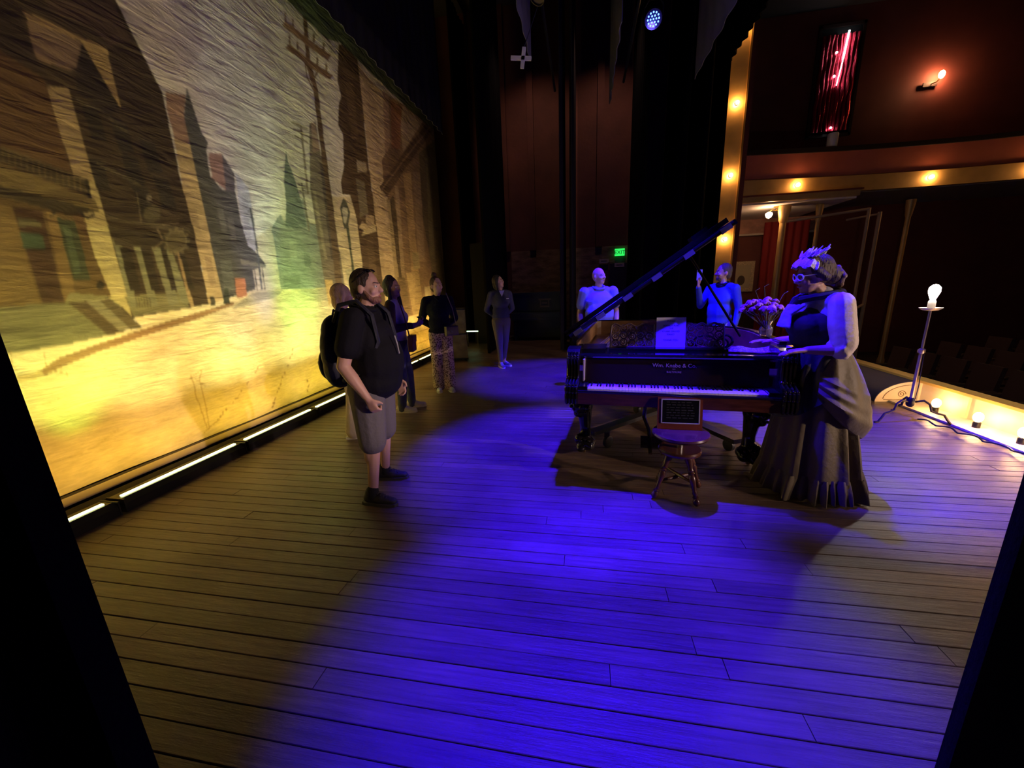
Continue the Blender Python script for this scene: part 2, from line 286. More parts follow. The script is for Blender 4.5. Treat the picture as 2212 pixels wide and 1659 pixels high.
# ------------------------------------------------------------------ painted backdrop
PAINT=[
((.6,.53,.44),[(3.339,4.033),(5.097,5.047),(5.276,4.558),(4.763,3.69),(4.146,3.242),(3.902,3.542),(3.575,3.487)]),
((.5,.42,.36),[(3.339,4.033),(4.137,4.493),(4.128,4.051),(3.85,3.721),(3.529,3.652)]),
((.66,.6,.5),[(4.763,3.69),(6.433,5.469),(6.728,4.737),(6.478,3.438),(5.887,3.672),(4.979,3.347)]),
((.7,.64,.52),[(4.417,2.84),(5.037,3.255),(4.948,2.62),(4.671,2.411),(4.496,2.007),(4.375,2.108),(4.382,2.477)]),
((.58,.5,.34),[(4.18,2.143),(4.767,2.48),(5.738,2.618),(6.226,2.401),(6.01,1.509),(4.104,1.564)]),
((.26,.27,.23),[(4.983,2.797),(5.339,2.866),(5.392,2.569),(5.748,2.566),(5.592,1.647),(4.621,1.62),(4.656,2.287),(4.631,2.373),(4.781,2.538),(4.848,2.582),(4.865,2.516),(4.957,2.518)]),
((.16,.18,.16),[(5.127,3.418),(5.136,3.282),(5.189,3.183),(5.238,3.022),(5.294,2.797),(5.311,2.557),(5.302,2.482),(4.893,2.429),(4.969,2.738),(4.997,3.025),(5.049,3.203)]),
((.33,.33,.27),[(4.922,2.269),(5.058,2.283),(5.016,2.037),(4.889,2.03)]),
((.18,.19,.16),[(5.161,2.139),(5.289,2.149),(5.282,1.957),(5.144,1.951)]),
((.2,.21,.17),[(4.697,1.797),(5.019,1.828),(4.995,1.652),(4.676,1.643)]),
((.19,.2,.17),[(4.697,2.324),(5.759,2.473),(5.762,2.49),(4.7,2.338)]),
((.19,.2,.17),[(4.662,2.18),(5.717,2.301),(5.72,2.318),(4.665,2.194)]),
((.19,.2,.17),[(4.584,1.863),(5.625,1.922),(5.628,1.939),(4.587,1.877)]),
((.44,.42,.44),[(4.229,2.932),(4.308,2.874),(4.384,2.788),(4.368,2.475),(4.311,2.076),(4.167,2.091),(4.196,2.597)]),
((.36,.35,.37),[(4.254,2.706),(4.343,2.699),(4.274,2.204),(4.193,2.196)]),
((.085,.08,.07),[(3.838,3.597),(3.848,3.54),(3.903,3.221),(3.953,3.151),(3.915,3.061),(3.902,2.815),(4.013,2.704),(4.177,2.724),(4.178,2.396),(4.213,2.146),(4.335,2.062),(4.434,1.937),(4.211,1.863),(4.205,1.643),(3.881,1.571),(3.736,1.535),(3.735,1.962),(3.749,2.515),(3.748,3.016),(3.746,3.32)]),
((.14,.13,.11),[(3.906,2.498),(3.974,2.5),(3.976,2.271),(3.904,2.263)]),
((.13,.12,.1),[(4.013,2.421),(4.078,2.421),(4.075,2.184),(4.0,2.176)]),
((.12,.12,.1),[(3.803,1.966),(3.948,1.965),(3.918,1.647),(3.775,1.623)]),
((.2,.18,.13),[(4.076,1.982),(4.434,1.937),(4.425,1.898),(4.076,1.931)]),
((.07,.06,.05),[(4.232,1.895),(4.221,1.626),(4.236,1.627),(4.246,1.897)]),
((.07,.06,.05),[(4.355,1.911),(4.338,1.635),(4.353,1.636),(4.37,1.913)]),
((.29,.17,.13),[(3.932,3.044),(4.095,3.082),(4.059,2.704),(3.919,2.797)]),
((.12,.1,.1),[(4.095,3.082),(4.212,2.914),(4.179,2.729),(4.059,2.704)]),
((.3,.18,.12),[(3.609,3.471),(3.811,3.526),(3.746,3.32),(3.739,3.038),(3.604,2.949),(3.58,3.317)]),
((.47,.34,.17),[(3.587,3.065),(3.742,3.073),(3.748,3.016),(3.749,2.515),(3.735,1.962),(3.736,1.535),(3.546,1.499),(3.564,1.952),(3.557,2.628)]),
((.25,.17,.08),[(3.595,2.881),(3.729,2.888),(3.735,2.9),(3.6,2.892)]),
((.25,.17,.08),[(3.563,2.489),(3.73,2.484),(3.736,2.496),(3.569,2.5)]),
((.28,.2,.1),[(3.563,2.073),(3.731,2.06),(3.736,2.072),(3.568,2.085)]),
((.36,.25,.13),[(3.62,1.992),(3.704,1.989),(3.686,1.698),(3.607,1.684)]),
((.38,.27,.14),[(3.572,2.44),(3.656,2.446),(3.648,2.186),(3.565,2.177)]),
((.055,.036,.02),[(2.22,3.836),(3.432,4.72),(3.339,4.033),(3.442,3.77),(3.569,3.462),(3.576,3.374),(3.562,3.017),(3.557,2.628),(3.571,2.222),(3.546,1.499),(3.292,1.462),(2.8,1.404),(1.579,1.266)]),
((.075,.045,.03),[(2.808,3.727),(3.307,4.015),(3.388,3.777),(3.195,3.63),(3.084,3.702),(2.822,3.679)]),
((.1,.055,.025),[(2.051,3.156),(2.448,3.234),(2.655,3.162),(2.667,3.108),(2.659,2.111),(2.693,1.605),(2.634,1.569),(1.638,1.503)]),
((.04,.026,.017),[(2.516,3.507),(2.627,3.542),(2.645,3.273),(2.688,3.191),(2.448,3.234)]),
((.21,.135,.085),[(2.662,3.539),(2.98,3.548),(2.9,3.346),(2.852,3.303),(2.652,3.282),(2.645,3.414)]),
((.36,.24,.1),[(2.647,3.575),(2.827,3.589),(3.159,3.593),(3.152,3.445),(3.152,3.156),(3.059,3.37),(2.988,3.534),(2.976,3.559),(2.664,3.53)]),
((.24,.155,.07),[(3.073,3.477),(3.16,3.538),(3.159,3.544),(3.073,3.483)]),
((.24,.155,.07),[(3.078,3.428),(3.159,3.481),(3.159,3.487),(3.078,3.434)]),
((.24,.155,.07),[(3.083,3.378),(3.158,3.424),(3.158,3.431),(3.083,3.384)]),
((.24,.155,.07),[(3.088,3.327),(3.157,3.367),(3.158,3.374),(3.088,3.334)]),
((.24,.155,.07),[(3.093,3.276),(3.156,3.309),(3.157,3.316),(3.094,3.283)]),
((.24,.155,.07),[(3.098,3.224),(3.155,3.25),(3.157,3.258),(3.099,3.231)]),
((.035,.024,.016),[(2.886,3.324),(2.98,3.548),(3.052,3.383),(3.14,3.162),(3.056,3.069),(2.859,3.157)]),
((.032,.024,.016),[(2.865,3.064),(2.972,3.072),(2.976,2.854),(2.87,2.837)]),
((.1,.075,.045),[(2.853,3.068),(2.992,3.081),(2.997,3.093),(2.858,3.079)]),
((.032,.024,.016),[(3.046,3.031),(3.166,3.038),(3.174,2.806),(3.055,2.79)]),
((.1,.075,.045),[(3.033,3.035),(3.188,3.048),(3.194,3.06),(3.038,3.047)]),
((.032,.024,.016),[(2.801,2.684),(2.906,2.679),(2.909,2.452),(2.804,2.447)]),
((.1,.075,.045),[(2.789,2.689),(2.926,2.686),(2.932,2.698),(2.794,2.7)]),
((.032,.024,.016),[(3.062,2.793),(3.185,2.791),(3.193,2.549),(3.071,2.541)]),
((.1,.075,.045),[(3.048,2.797),(3.208,2.8),(3.214,2.812),(3.054,2.809)]),
((.032,.024,.016),[(3.24,2.955),(3.374,2.959),(3.387,2.711),(3.253,2.697)]),
((.1,.075,.045),[(3.225,2.959),(3.4,2.969),(3.406,2.982),(3.231,2.972)]),
((.032,.024,.016),[(3.083,2.544),(3.209,2.533),(3.218,2.28),(3.092,2.281)]),
((.1,.075,.045),[(3.068,2.55),(3.233,2.54),(3.239,2.553),(3.074,2.562)]),
((.032,.024,.016),[(3.286,2.666),(3.426,2.66),(3.44,2.396),(3.3,2.393)]),
((.1,.075,.045),[(3.269,2.672),(3.452,2.668),(3.459,2.682),(3.276,2.685)]),
((.12,.095,.055),[(2.851,2.649),(3.137,2.555),(3.15,2.575),(2.863,2.668)]),
((.1,.08,.05),[(2.828,3.101),(3.145,3.025),(3.155,3.041),(2.837,3.116)]),
((.09,.07,.04),[(3.039,3.016),(3.149,2.974),(3.161,2.989),(3.05,3.032)]),
((.11,.085,.05),[(2.821,2.232),(3.522,2.208),(3.53,2.226),(2.827,2.247)]),
((.3,.21,.11),[(2.658,3.113),(2.801,3.167),(2.804,2.914),(2.805,2.702),(2.806,2.516),(2.674,2.469),(2.667,2.614)]),
((.4,.31,.15),[(2.674,2.469),(2.806,2.516),(2.815,2.192),(2.806,1.427),(2.746,1.518),(2.641,1.621),(2.659,2.111)]),
((.46,.38,.18),[(2.658,2.146),(2.812,2.166),(2.806,1.427),(2.746,1.518),(2.641,1.621)]),
((.3,.22,.11),[(2.646,2.181),(2.802,2.182),(2.805,2.191),(2.649,2.19)]),
((.115,.072,.03),[(1.841,2.317),(2.211,2.281),(2.572,2.235),(2.641,2.04),(2.693,1.605),(1.638,1.503)]),
((.17,.11,.045),[(2.199,2.232),(2.253,2.219),(2.246,1.568),(2.03,1.556)]),
((.19,.12,.05),[(2.43,2.227),(2.485,2.214),(2.461,1.612),(2.383,1.586)]),
((.06,.03,.016),[(2.26,2.226),(2.409,2.224),(2.376,1.58),(2.26,1.564)]),
((.055,.08,.05),[(2.256,2.062),(2.371,2.051),(2.363,1.947),(2.248,1.954)]),
((.1,.085,.05),[(2.265,2.155),(2.38,2.147),(2.379,2.103),(2.261,2.099)]),
((.05,.055,.03),[(2.478,2.187),(2.586,2.177),(2.581,1.735),(2.476,1.731)]),
((.08,.1,.06),[(2.503,2.125),(2.545,2.124),(2.534,1.788),(2.489,1.786)]),
((.15,.105,.045),[(1.9,2.554),(2.265,2.5),(2.77,2.371),(2.782,2.283),(2.227,2.348),(1.861,2.396)]),
((.045,.032,.016),[(1.868,2.422),(2.229,2.354),(2.782,2.283),(2.567,2.214),(2.211,2.281),(1.848,2.344)]),
((.06,.042,.022),[(1.927,2.658),(2.291,2.603),(2.757,2.505),(2.755,2.375),(2.267,2.506),(1.9,2.554)]),
((.14,.1,.05),[(2.295,2.593),(2.278,2.509),(2.283,2.511),(2.3,2.595)]),
((.14,.1,.05),[(2.322,2.587),(2.306,2.502),(2.311,2.504),(2.327,2.589)]),
((.14,.1,.05),[(2.351,2.581),(2.334,2.495),(2.339,2.497),(2.356,2.583)]),
((.14,.1,.05),[(2.379,2.576),(2.362,2.488),(2.367,2.49),(2.384,2.577)]),
((.14,.1,.05),[(2.409,2.569),(2.391,2.481),(2.396,2.482),(2.414,2.571)]),
((.14,.1,.05),[(2.439,2.563),(2.421,2.473),(2.426,2.475),(2.444,2.565)]),
((.14,.1,.05),[(2.469,2.557),(2.451,2.465),(2.457,2.467),(2.475,2.559)]),
((.14,.1,.05),[(2.5,2.551),(2.482,2.458),(2.488,2.459),(2.506,2.553)]),
((.14,.1,.05),[(2.532,2.544),(2.514,2.45),(2.52,2.451),(2.538,2.546)]),
((.14,.1,.05),[(2.565,2.537),(2.547,2.442),(2.552,2.443),(2.571,2.539)]),
((.14,.1,.05),[(2.599,2.53),(2.58,2.433),(2.586,2.435),(2.605,2.532)]),
((.14,.1,.05),[(2.633,2.523),(2.614,2.425),(2.62,2.427),(2.639,2.525)]),
((.14,.1,.05),[(2.668,2.516),(2.649,2.416),(2.655,2.418),(2.674,2.518)]),
((.14,.1,.05),[(2.704,2.509),(2.684,2.407),(2.691,2.409),(2.71,2.511)]),
((.14,.1,.05),[(2.741,2.501),(2.721,2.398),(2.727,2.4),(2.747,2.503)]),
((.13,.095,.05),[(2.288,2.597),(2.753,2.498),(2.761,2.512),(2.294,2.609)]),
((.03,.022,.014),[(2.738,2.514),(2.766,2.507),(2.75,2.367),(2.723,2.369)]),
((.04,.03,.02),[(2.441,2.272),(2.472,2.207),(2.486,2.219),(2.455,2.284)]),
((.04,.03,.02),[(2.478,2.22),(2.44,2.195),(2.442,2.181),(2.48,2.206)]),
((.04,.03,.02),[(2.617,2.262),(2.671,2.203),(2.684,2.218),(2.631,2.277)]),
((.04,.03,.02),[(2.68,2.203),(2.743,2.248),(2.739,2.262),(2.675,2.218)]),
((.15,.135,.075),[(1.631,1.477),(2.03,1.556),(2.35,1.563),(2.66,1.606),(2.746,1.518),(2.61,1.274),(1.95,1.233),(1.566,1.213)]),
((.22,.19,.1),[(2.425,1.64),(2.666,1.606),(2.642,1.561),(2.375,1.552)]),
((.075,.05,.025),[(2.405,1.561),(2.525,1.574),(2.646,1.417),(2.715,1.308),(2.609,1.266)]),
((.2,.17,.11),[(2.51,1.574),(2.616,1.585),(2.808,1.33),(2.681,1.312)]),
((.1,.075,.04),[(2.601,1.578),(2.675,1.587),(2.865,1.332),(2.768,1.318)]),
((.03,.022,.015),[(2.666,1.695),(2.659,1.68),(2.648,1.668),(2.635,1.661),(2.622,1.662),(2.612,1.668),(2.607,1.68),(2.608,1.695),(2.615,1.71),(2.626,1.722),(2.639,1.729),(2.651,1.729),(2.661,1.723),(2.666,1.71)]),
((.19,.17,.085),[(2.788,1.602),(3.308,1.623),(3.334,1.478),(2.817,1.426)]),
((.2,.19,.11),[(2.823,2.131),(2.879,2.138),(2.873,1.503),(2.806,1.499)]),
((.2,.19,.11),[(2.972,2.098),(3.033,2.104),(3.052,1.509),(2.978,1.504)]),
((.2,.19,.11),[(3.121,2.065),(3.204,2.073),(3.249,1.513),(3.15,1.509)]),
((.2,.19,.11),[(3.222,2.042),(3.292,2.048),(3.353,1.517),(3.267,1.512)]),
((.035,.025,.015),[(2.853,2.005),(2.94,2.012),(2.941,1.654),(2.85,1.648)]),
((.035,.025,.015),[(3.024,2.02),(3.103,2.026),(3.108,1.652),(3.025,1.645)]),
((.035,.025,.015),[(3.195,2.034),(3.246,2.038),(3.256,1.65),(3.2,1.642)]),
((.035,.025,.015),[(3.336,2.046),(3.41,2.052),(3.424,1.648),(3.345,1.64)]),
((.05,.036,.02),[(2.807,2.173),(3.513,2.163),(3.521,2.04),(2.83,2.022)]),
((.09,.075,.04),[(2.869,1.591),(2.866,1.503),(2.873,1.504),(2.877,1.592)]),
((.09,.075,.04),[(2.891,1.59),(2.888,1.502),(2.896,1.503),(2.899,1.592)]),
((.09,.075,.04),[(2.914,1.59),(2.911,1.5),(2.918,1.502),(2.921,1.591)]),
((.09,.075,.04),[(2.936,1.589),(2.933,1.499),(2.941,1.5),(2.944,1.59)]),
((.09,.075,.04),[(2.959,1.588),(2.957,1.498),(2.965,1.499),(2.967,1.59)]),
((.09,.075,.04),[(2.983,1.587),(2.98,1.496),(2.988,1.498),(2.991,1.589)]),
((.3,.2,.1),[(3.336,2.001),(3.341,1.628),(3.365,1.633),(3.36,2.008)]),
((.36,.25,.13),[(3.336,1.635),(3.353,1.393),(3.392,1.401),(3.374,1.645)]),
((.2,.16,.085),[(3.473,2.119),(3.444,2.061),(3.392,2.017),(3.333,1.998),(3.282,2.009),(3.253,2.045),(3.252,2.097),(3.28,2.152),(3.328,2.196),(3.387,2.217),(3.439,2.21),(3.472,2.174)]),
((.13,.1,.05),[(3.454,2.117),(3.43,2.069),(3.386,2.032),(3.337,2.016),(3.295,2.025),(3.27,2.055),(3.27,2.099),(3.293,2.145),(3.334,2.181),(3.382,2.199),(3.426,2.192),(3.453,2.162)]),
((.16,.125,.065),[(3.503,2.122),(3.489,2.105),(3.469,2.103),(3.464,2.118),(3.477,2.135),(3.497,2.137)]),
((.16,.125,.065),[(3.471,2.06),(3.457,2.043),(3.438,2.041),(3.432,2.056),(3.446,2.073),(3.465,2.075)]),
((.16,.125,.065),[(3.414,2.012),(3.4,1.995),(3.382,1.994),(3.376,2.009),(3.389,2.026),(3.408,2.027)]),
((.16,.125,.065),[(3.349,1.991),(3.336,1.975),(3.318,1.974),(3.312,1.989),(3.325,2.005),(3.344,2.007)]),
((.16,.125,.065),[(3.294,2.003),(3.281,1.987),(3.263,1.985),(3.258,2.0),(3.271,2.016),(3.289,2.018)]),
((.16,.125,.065),[(3.262,2.042),(3.249,2.026),(3.232,2.024),(3.227,2.039),(3.24,2.055),(3.257,2.057)]),
((.16,.125,.065),[(3.261,2.098),(3.248,2.082),(3.231,2.08),(3.226,2.094),(3.239,2.111),(3.256,2.112)]),
((.16,.125,.065),[(3.29,2.157),(3.278,2.14),(3.26,2.139),(3.255,2.153),(3.268,2.169),(3.285,2.171)]),
((.16,.125,.065),[(3.344,2.204),(3.331,2.188),(3.313,2.185),(3.308,2.2),(3.32,2.217),(3.338,2.219)]),
((.16,.125,.065),[(3.407,2.228),(3.394,2.211),(3.376,2.208),(3.37,2.223),(3.383,2.24),(3.402,2.242)]),
((.16,.125,.065),[(3.465,2.219),(3.452,2.202),(3.432,2.2),(3.427,2.215),(3.44,2.232),(3.459,2.234)]),
((.16,.125,.065),[(3.5,2.181),(3.487,2.163),(3.467,2.161),(3.462,2.176),(3.475,2.194),(3.495,2.196)]),
((.2,.15,.09),[(3.204,2.195),(3.229,2.096),(3.242,2.103),(3.217,2.202)]),
((.2,.15,.09),[(3.233,2.104),(3.12,2.012),(3.126,2.003),(3.239,2.095)]),
((.2,.15,.09),[(3.263,2.24),(3.424,2.274),(3.426,2.287),(3.265,2.252)]),
((.2,.16,.1),[(3.232,2.468),(3.219,2.445),(3.196,2.432),(3.178,2.437),(3.174,2.457),(3.188,2.48),(3.211,2.492),(3.229,2.488)]),
((.1,.08,.045),[(3.27,2.34),(3.244,2.291),(3.199,2.257),(3.153,2.251),(3.123,2.273),(3.12,2.316),(3.145,2.363),(3.189,2.397),(3.235,2.406),(3.267,2.384)]),
((.17,.13,.08),[(3.106,2.492),(3.081,2.24),(3.091,2.242),(3.116,2.495)]),
((.19,.15,.11),[(5.725,3.934),(5.889,4.027),(5.893,3.612),(6.022,3.13),(6.043,1.806),(6.027,1.471),(5.521,1.405),(5.541,1.988),(5.535,3.033)]),
((.34,.24,.17),[(5.775,3.975),(5.863,4.006),(5.902,3.646),(5.714,3.56)]),
((.1,.08,.065),[(5.838,3.472),(5.951,3.49),(5.961,2.092),(5.79,2.082)]),
((.3,.25,.17),[(5.587,3.038),(5.651,3.052),(5.696,2.077),(5.624,2.059)]),
((.6,.5,.3),[(5.996,3.026),(6.565,3.138),(6.702,2.83),(6.713,2.136),(6.673,1.258),(6.021,1.449),(6.043,1.806)]),
((.42,.38,.24),[(6.118,1.955),(6.388,1.95),(6.408,1.616),(6.135,1.642)]),
((.52,.39,.23),[(7.278,5.446),(7.437,5.381),(8.186,5.331),(8.22,4.536),(7.91,4.032),(7.92,3.448),(7.911,2.927),(7.9,2.206),(7.989,0.96),(7.316,1.017),(7.342,1.826),(7.334,3.25),(7.31,4.542)]),
((.3,.2,.11),[(7.333,5.048),(7.757,5.112),(7.781,5.136),(7.355,5.07)]),
((.3,.2,.11),[(7.322,4.814),(7.9,4.929),(7.92,4.953),(7.34,4.836)]),
((.3,.2,.11),[(7.309,4.578),(8.049,4.737),(8.067,4.76),(7.324,4.599)]),
((.3,.2,.11),[(7.292,4.338),(7.728,4.383),(7.75,4.406),(7.312,4.359)]),
((.3,.2,.11),[(7.28,4.096),(7.872,4.178),(7.891,4.2),(7.296,4.116)]),
((.3,.2,.11),[(7.267,3.85),(8.024,3.962),(8.04,3.984),(7.28,3.87)]),
((.3,.2,.11),[(7.25,3.601),(7.697,3.624),(7.716,3.645),(7.268,3.621)]),
((.3,.2,.11),[(7.237,3.349),(7.844,3.395),(7.86,3.416),(7.251,3.368)]),
((.3,.2,.11),[(7.257,3.099),(8.039,3.161),(8.053,3.182),(7.269,3.118)]),
((.3,.2,.11),[(7.241,2.839),(7.704,2.838),(7.721,2.858),(7.256,2.858)]),
((.3,.2,.11),[(7.227,2.575),(7.854,2.582),(7.868,2.603),(7.239,2.594)]),
((.3,.2,.11),[(7.212,2.308),(8.013,2.312),(8.025,2.333),(7.223,2.327)]),
((.3,.2,.11),[(7.196,2.037),(7.671,2.008),(7.685,2.028),(7.208,2.056)]),
((.3,.2,.11),[(7.181,1.762),(7.824,1.724),(7.835,1.745),(7.191,1.781)]),
((.3,.2,.11),[(7.166,1.484),(7.985,1.424),(7.994,1.445),(7.174,1.503)]),
((.1,.062,.035),[(6.8,5.444),(7.286,5.653),(7.324,5.399),(7.31,4.542),(7.303,3.868),(7.334,3.25),(7.351,2.681),(7.342,1.826),(7.373,1.013),(6.602,1.162),(6.682,2.135),(6.672,2.826),(6.572,3.168),(6.353,3.138),(6.361,3.327),(6.496,3.567),(6.585,4.091),(6.479,4.176),(6.577,4.526),(6.672,4.661),(6.619,4.853)]),
((.15,.095,.05),[(6.836,4.913),(7.091,5.022),(7.07,4.171),(6.839,4.098)]),
((.36,.29,.18),[(6.907,3.797),(7.215,3.829),(7.226,3.68),(6.887,3.595)]),
((.21,.17,.1),[(6.802,3.479),(7.098,3.474),(7.102,2.97),(6.794,2.844)]),
((.34,.25,.14),[(6.981,2.927),(7.296,2.953),(7.28,2.673),(6.951,2.609)]),
((.5,.4,.22),[(6.948,2.727),(7.326,2.794),(7.315,2.677),(6.748,2.531)]),
((.14,.09,.05),[(6.886,2.467),(7.152,2.494),(7.144,1.823),(6.889,1.819)]),
((.5,.38,.2),[(6.84,2.79),(7.106,2.716),(6.925,2.63),(6.721,2.666)]),
((.24,.155,.085),[(8.194,5.366),(9.167,5.504),(10.612,5.692),(11.172,5.748),(11.0,2.262),(10.84,0.583),(8.466,0.761),(7.927,1.26),(7.9,2.206),(7.911,2.927),(7.91,4.032),(8.22,4.536)]),
((.36,.24,.15),[(8.194,5.366),(8.468,5.406),(8.283,4.473),(8.0,4.098)]),
((.44,.33,.22),[(9.117,5.484),(10.225,5.556),(9.461,4.93),(8.929,4.509),(8.917,5.024)]),
((.28,.13,.07),[(8.555,5.359),(9.053,5.407),(8.802,4.543),(8.325,4.316)]),
((.19,.12,.07),[(7.842,4.054),(8.265,4.4),(8.79,4.495),(8.634,4.21),(7.808,3.61)]),
((.12,.075,.045),[(7.605,3.515),(10.399,5.556),(11.027,5.699),(7.889,3.399)]),
((.26,.17,.1),[(7.684,3.459),(10.716,5.583),(10.64,5.577),(7.643,3.466)]),
((.1,.07,.04),[(7.917,3.276),(8.212,3.507),(8.407,1.541),(7.974,1.452)]),
((.37,.28,.15),[(7.858,3.351),(8.017,3.364),(8.063,1.644),(7.886,1.627)]),
((.36,.26,.15),[(8.3,3.702),(8.474,3.723),(8.384,1.842),(8.199,1.839)]),
((.4,.27,.13),[(8.819,4.049),(9.232,4.18),(9.121,1.853),(8.713,1.795)]),
((.3,.21,.12),[(9.371,4.234),(9.791,4.319),(9.599,2.305),(9.211,2.23)]),
((.12,.09,.05),[(9.809,4.746),(11.102,5.452),(10.839,2.378),(9.97,2.327),(9.719,3.183)]),
((.17,.14,.07),[(10.178,4.749),(10.442,4.844),(10.302,2.346),(9.97,2.327)]),
((.35,.28,.14),[(8.861,2.415),(9.262,2.444),(9.256,2.071),(8.847,2.036)]),
((.42,.31,.15),[(8.455,1.943),(9.16,2.014),(9.196,0.857),(8.624,0.884)]),
((.17,.115,.06),[(7.979,1.836),(8.384,1.842),(8.553,0.912),(8.078,0.952)]),
((.25,.17,.08),[(8.9,1.923),(9.402,1.956),(9.401,1.978),(8.9,1.944)]),
((.25,.17,.08),[(8.868,1.786),(9.368,1.813),(9.367,1.835),(8.867,1.807)]),
((.25,.17,.08),[(8.835,1.65),(9.334,1.669),(9.333,1.691),(8.835,1.671)]),
((.25,.17,.08),[(8.803,1.513),(9.3,1.526),(9.299,1.548),(8.802,1.534)]),
((.25,.17,.08),[(8.77,1.377),(9.266,1.382),(9.265,1.404),(8.769,1.398)]),
((.25,.17,.08),[(8.738,1.24),(9.232,1.238),(9.231,1.26),(8.737,1.261)]),
((.25,.17,.08),[(8.705,1.103),(9.198,1.094),(9.196,1.116),(8.704,1.124)]),
((.5,.42,.24),[(9.41,1.635),(9.812,1.656),(9.787,1.283),(9.414,1.275)]),
((.16,.12,.06),[(9.97,2.327),(10.952,2.384),(10.923,1.106),(9.991,1.033)]),
((.09,.1,.06),[(6.327,2.641),(6.315,1.922),(6.394,1.93),(6.404,2.657)]),
((.09,.1,.06),[(6.315,1.921),(6.34,1.496),(6.42,1.501),(6.394,1.93)]),
((.1,.1,.07),[(6.364,3.077),(6.446,3.036),(6.515,2.875),(6.368,2.606),(6.259,2.592),(6.218,2.897)]),
((.46,.44,.32),[(6.317,2.935),(6.435,2.934),(6.441,2.848),(6.332,2.673),(6.281,2.681),(6.276,2.871)]),
((.62,.51,.3),[(1.546,1.134),(1.95,1.233),(2.61,1.274),(2.876,1.331),(3.546,1.499),(3.88,1.565),(4.201,1.627),(5.558,1.647),(6.021,1.449),(6.673,1.258),(7.989,0.96),(10.871,0.714),(10.226,-2.034),(1.236,-0.106)]),
((.56,.47,.29),[(3.411,1.351),(4.104,1.564),(5.485,1.579),(5.973,1.36),(6.688,0.986),(5.272,0.702),(3.702,0.965)]),
((.34,.3,.2),[(4.148,1.606),(4.637,1.62),(4.539,1.552),(4.077,1.458),(3.816,1.43)]),
((.4,.35,.23),[(4.894,1.616),(5.543,1.634),(5.868,1.454),(5.348,1.461)]),
((.68,.58,.36),[(1.948,1.227),(2.271,1.247),(2.874,1.323),(2.822,1.418),(3.545,1.495),(3.844,1.541),(4.168,1.606),(3.863,1.494),(2.949,1.306),(2.567,1.233),(2.141,1.096),(1.906,1.056)]),
((.25,.145,.065),[(2.103,1.077),(2.25,1.162),(2.505,1.231),(2.836,1.306),(3.388,1.419),(3.866,1.51),(3.859,1.479),(3.372,1.355),(2.82,1.242),(2.489,1.165),(2.231,1.084),(2.136,1.045)]),
((.45,.33,.16),[(1.697,1.036),(1.909,1.068),(2.127,1.092),(2.142,1.047),(1.897,1.02),(1.683,0.979)]),
((.04,.045,.03),[(3.772,1.633),(3.825,1.633),(3.815,1.497),(3.721,1.496)]),
((.04,.045,.03),[(3.832,1.638),(3.818,1.619),(3.796,1.612),(3.777,1.62),(3.773,1.638),(3.786,1.657),(3.809,1.664),(3.828,1.656)]),
((.06,.05,.03),[(3.571,1.58),(3.632,1.568),(3.622,1.481),(3.568,1.484)]),
((.42,.17,.1),[(3.947,1.764),(4.087,1.766),(4.064,1.565),(3.919,1.549)]),
((.52,.36,.15),[(5.554,1.771),(5.738,1.773),(5.73,1.445),(5.55,1.382)]),
((.16,.095,.055),[(5.965,5.412),(5.891,4.794),(5.992,4.845),(6.066,5.471)]),
((.16,.095,.055),[(5.891,4.79),(5.983,4.425),(6.088,4.482),(5.992,4.849)]),
((.14,.09,.05),[(5.956,4.447),(5.924,3.804),(6.055,3.853),(6.085,4.507)]),
((.14,.09,.05),[(5.924,3.803),(5.897,2.969),(6.031,3.004),(6.055,3.853)]),
((.13,.085,.05),[(5.878,3.03),(5.852,2.358),(6.013,2.385),(6.036,3.072)]),
((.13,.085,.05),[(5.852,2.358),(5.801,1.51),(5.965,1.516),(6.013,2.384)]),
((.24,.14,.08),[(5.451,4.975),(6.419,5.042),(6.538,5.162),(5.541,5.076)]),
((.24,.14,.08),[(5.451,4.726),(6.404,4.773),(6.512,4.881),(5.533,4.817)]),
((.2,.12,.07),[(5.853,4.775),(5.93,4.524),(5.975,4.55),(5.897,4.802)]),
((.2,.12,.07),[(5.971,4.54),(6.183,4.81),(6.143,4.801),(5.933,4.533)]),
((.2,.12,.07),[(5.829,4.738),(5.826,4.567),(5.859,4.584),(5.862,4.755)]),
((.2,.12,.07),[(5.827,4.565),(5.972,4.424),(6.005,4.445),(5.858,4.586)]),
((.2,.13,.08),[(5.561,5.087),(5.577,5.188),(5.538,5.165),(5.522,5.065)]),
((.2,.13,.08),[(5.71,5.099),(5.727,5.203),(5.686,5.179),(5.67,5.076)]),
((.2,.13,.08),[(6.162,5.144),(6.179,5.256),(6.132,5.23),(6.115,5.119)]),
((.2,.13,.08),[(6.376,5.144),(6.393,5.26),(6.343,5.233),(6.325,5.118)]),
((.2,.13,.08),[(5.576,4.834),(5.592,4.937),(5.553,4.916),(5.536,4.814)]),
((.2,.13,.08),[(5.738,4.845),(5.755,4.951),(5.714,4.929),(5.697,4.824)]),
((.2,.13,.08),[(6.179,4.873),(6.196,4.987),(6.149,4.963),(6.131,4.849)]),
((.2,.13,.08),[(6.377,4.872),(6.394,4.99),(6.343,4.965),(6.326,4.848)]),
((.25,.2,.14),[(5.511,3.847),(5.485,3.434),(5.531,3.45),(5.557,3.865)]),
((.25,.2,.14),[(5.485,3.434),(5.442,2.945),(5.489,2.957),(5.531,3.449)]),
((.25,.2,.14),[(5.358,3.831),(5.663,3.833),(5.685,3.859),(5.378,3.855)]),
((.25,.2,.14),[(5.353,3.741),(5.67,3.741),(5.692,3.767),(5.374,3.765)]),
((.25,.2,.14),[(5.361,3.66),(5.649,3.653),(5.669,3.675),(5.379,3.681)]),
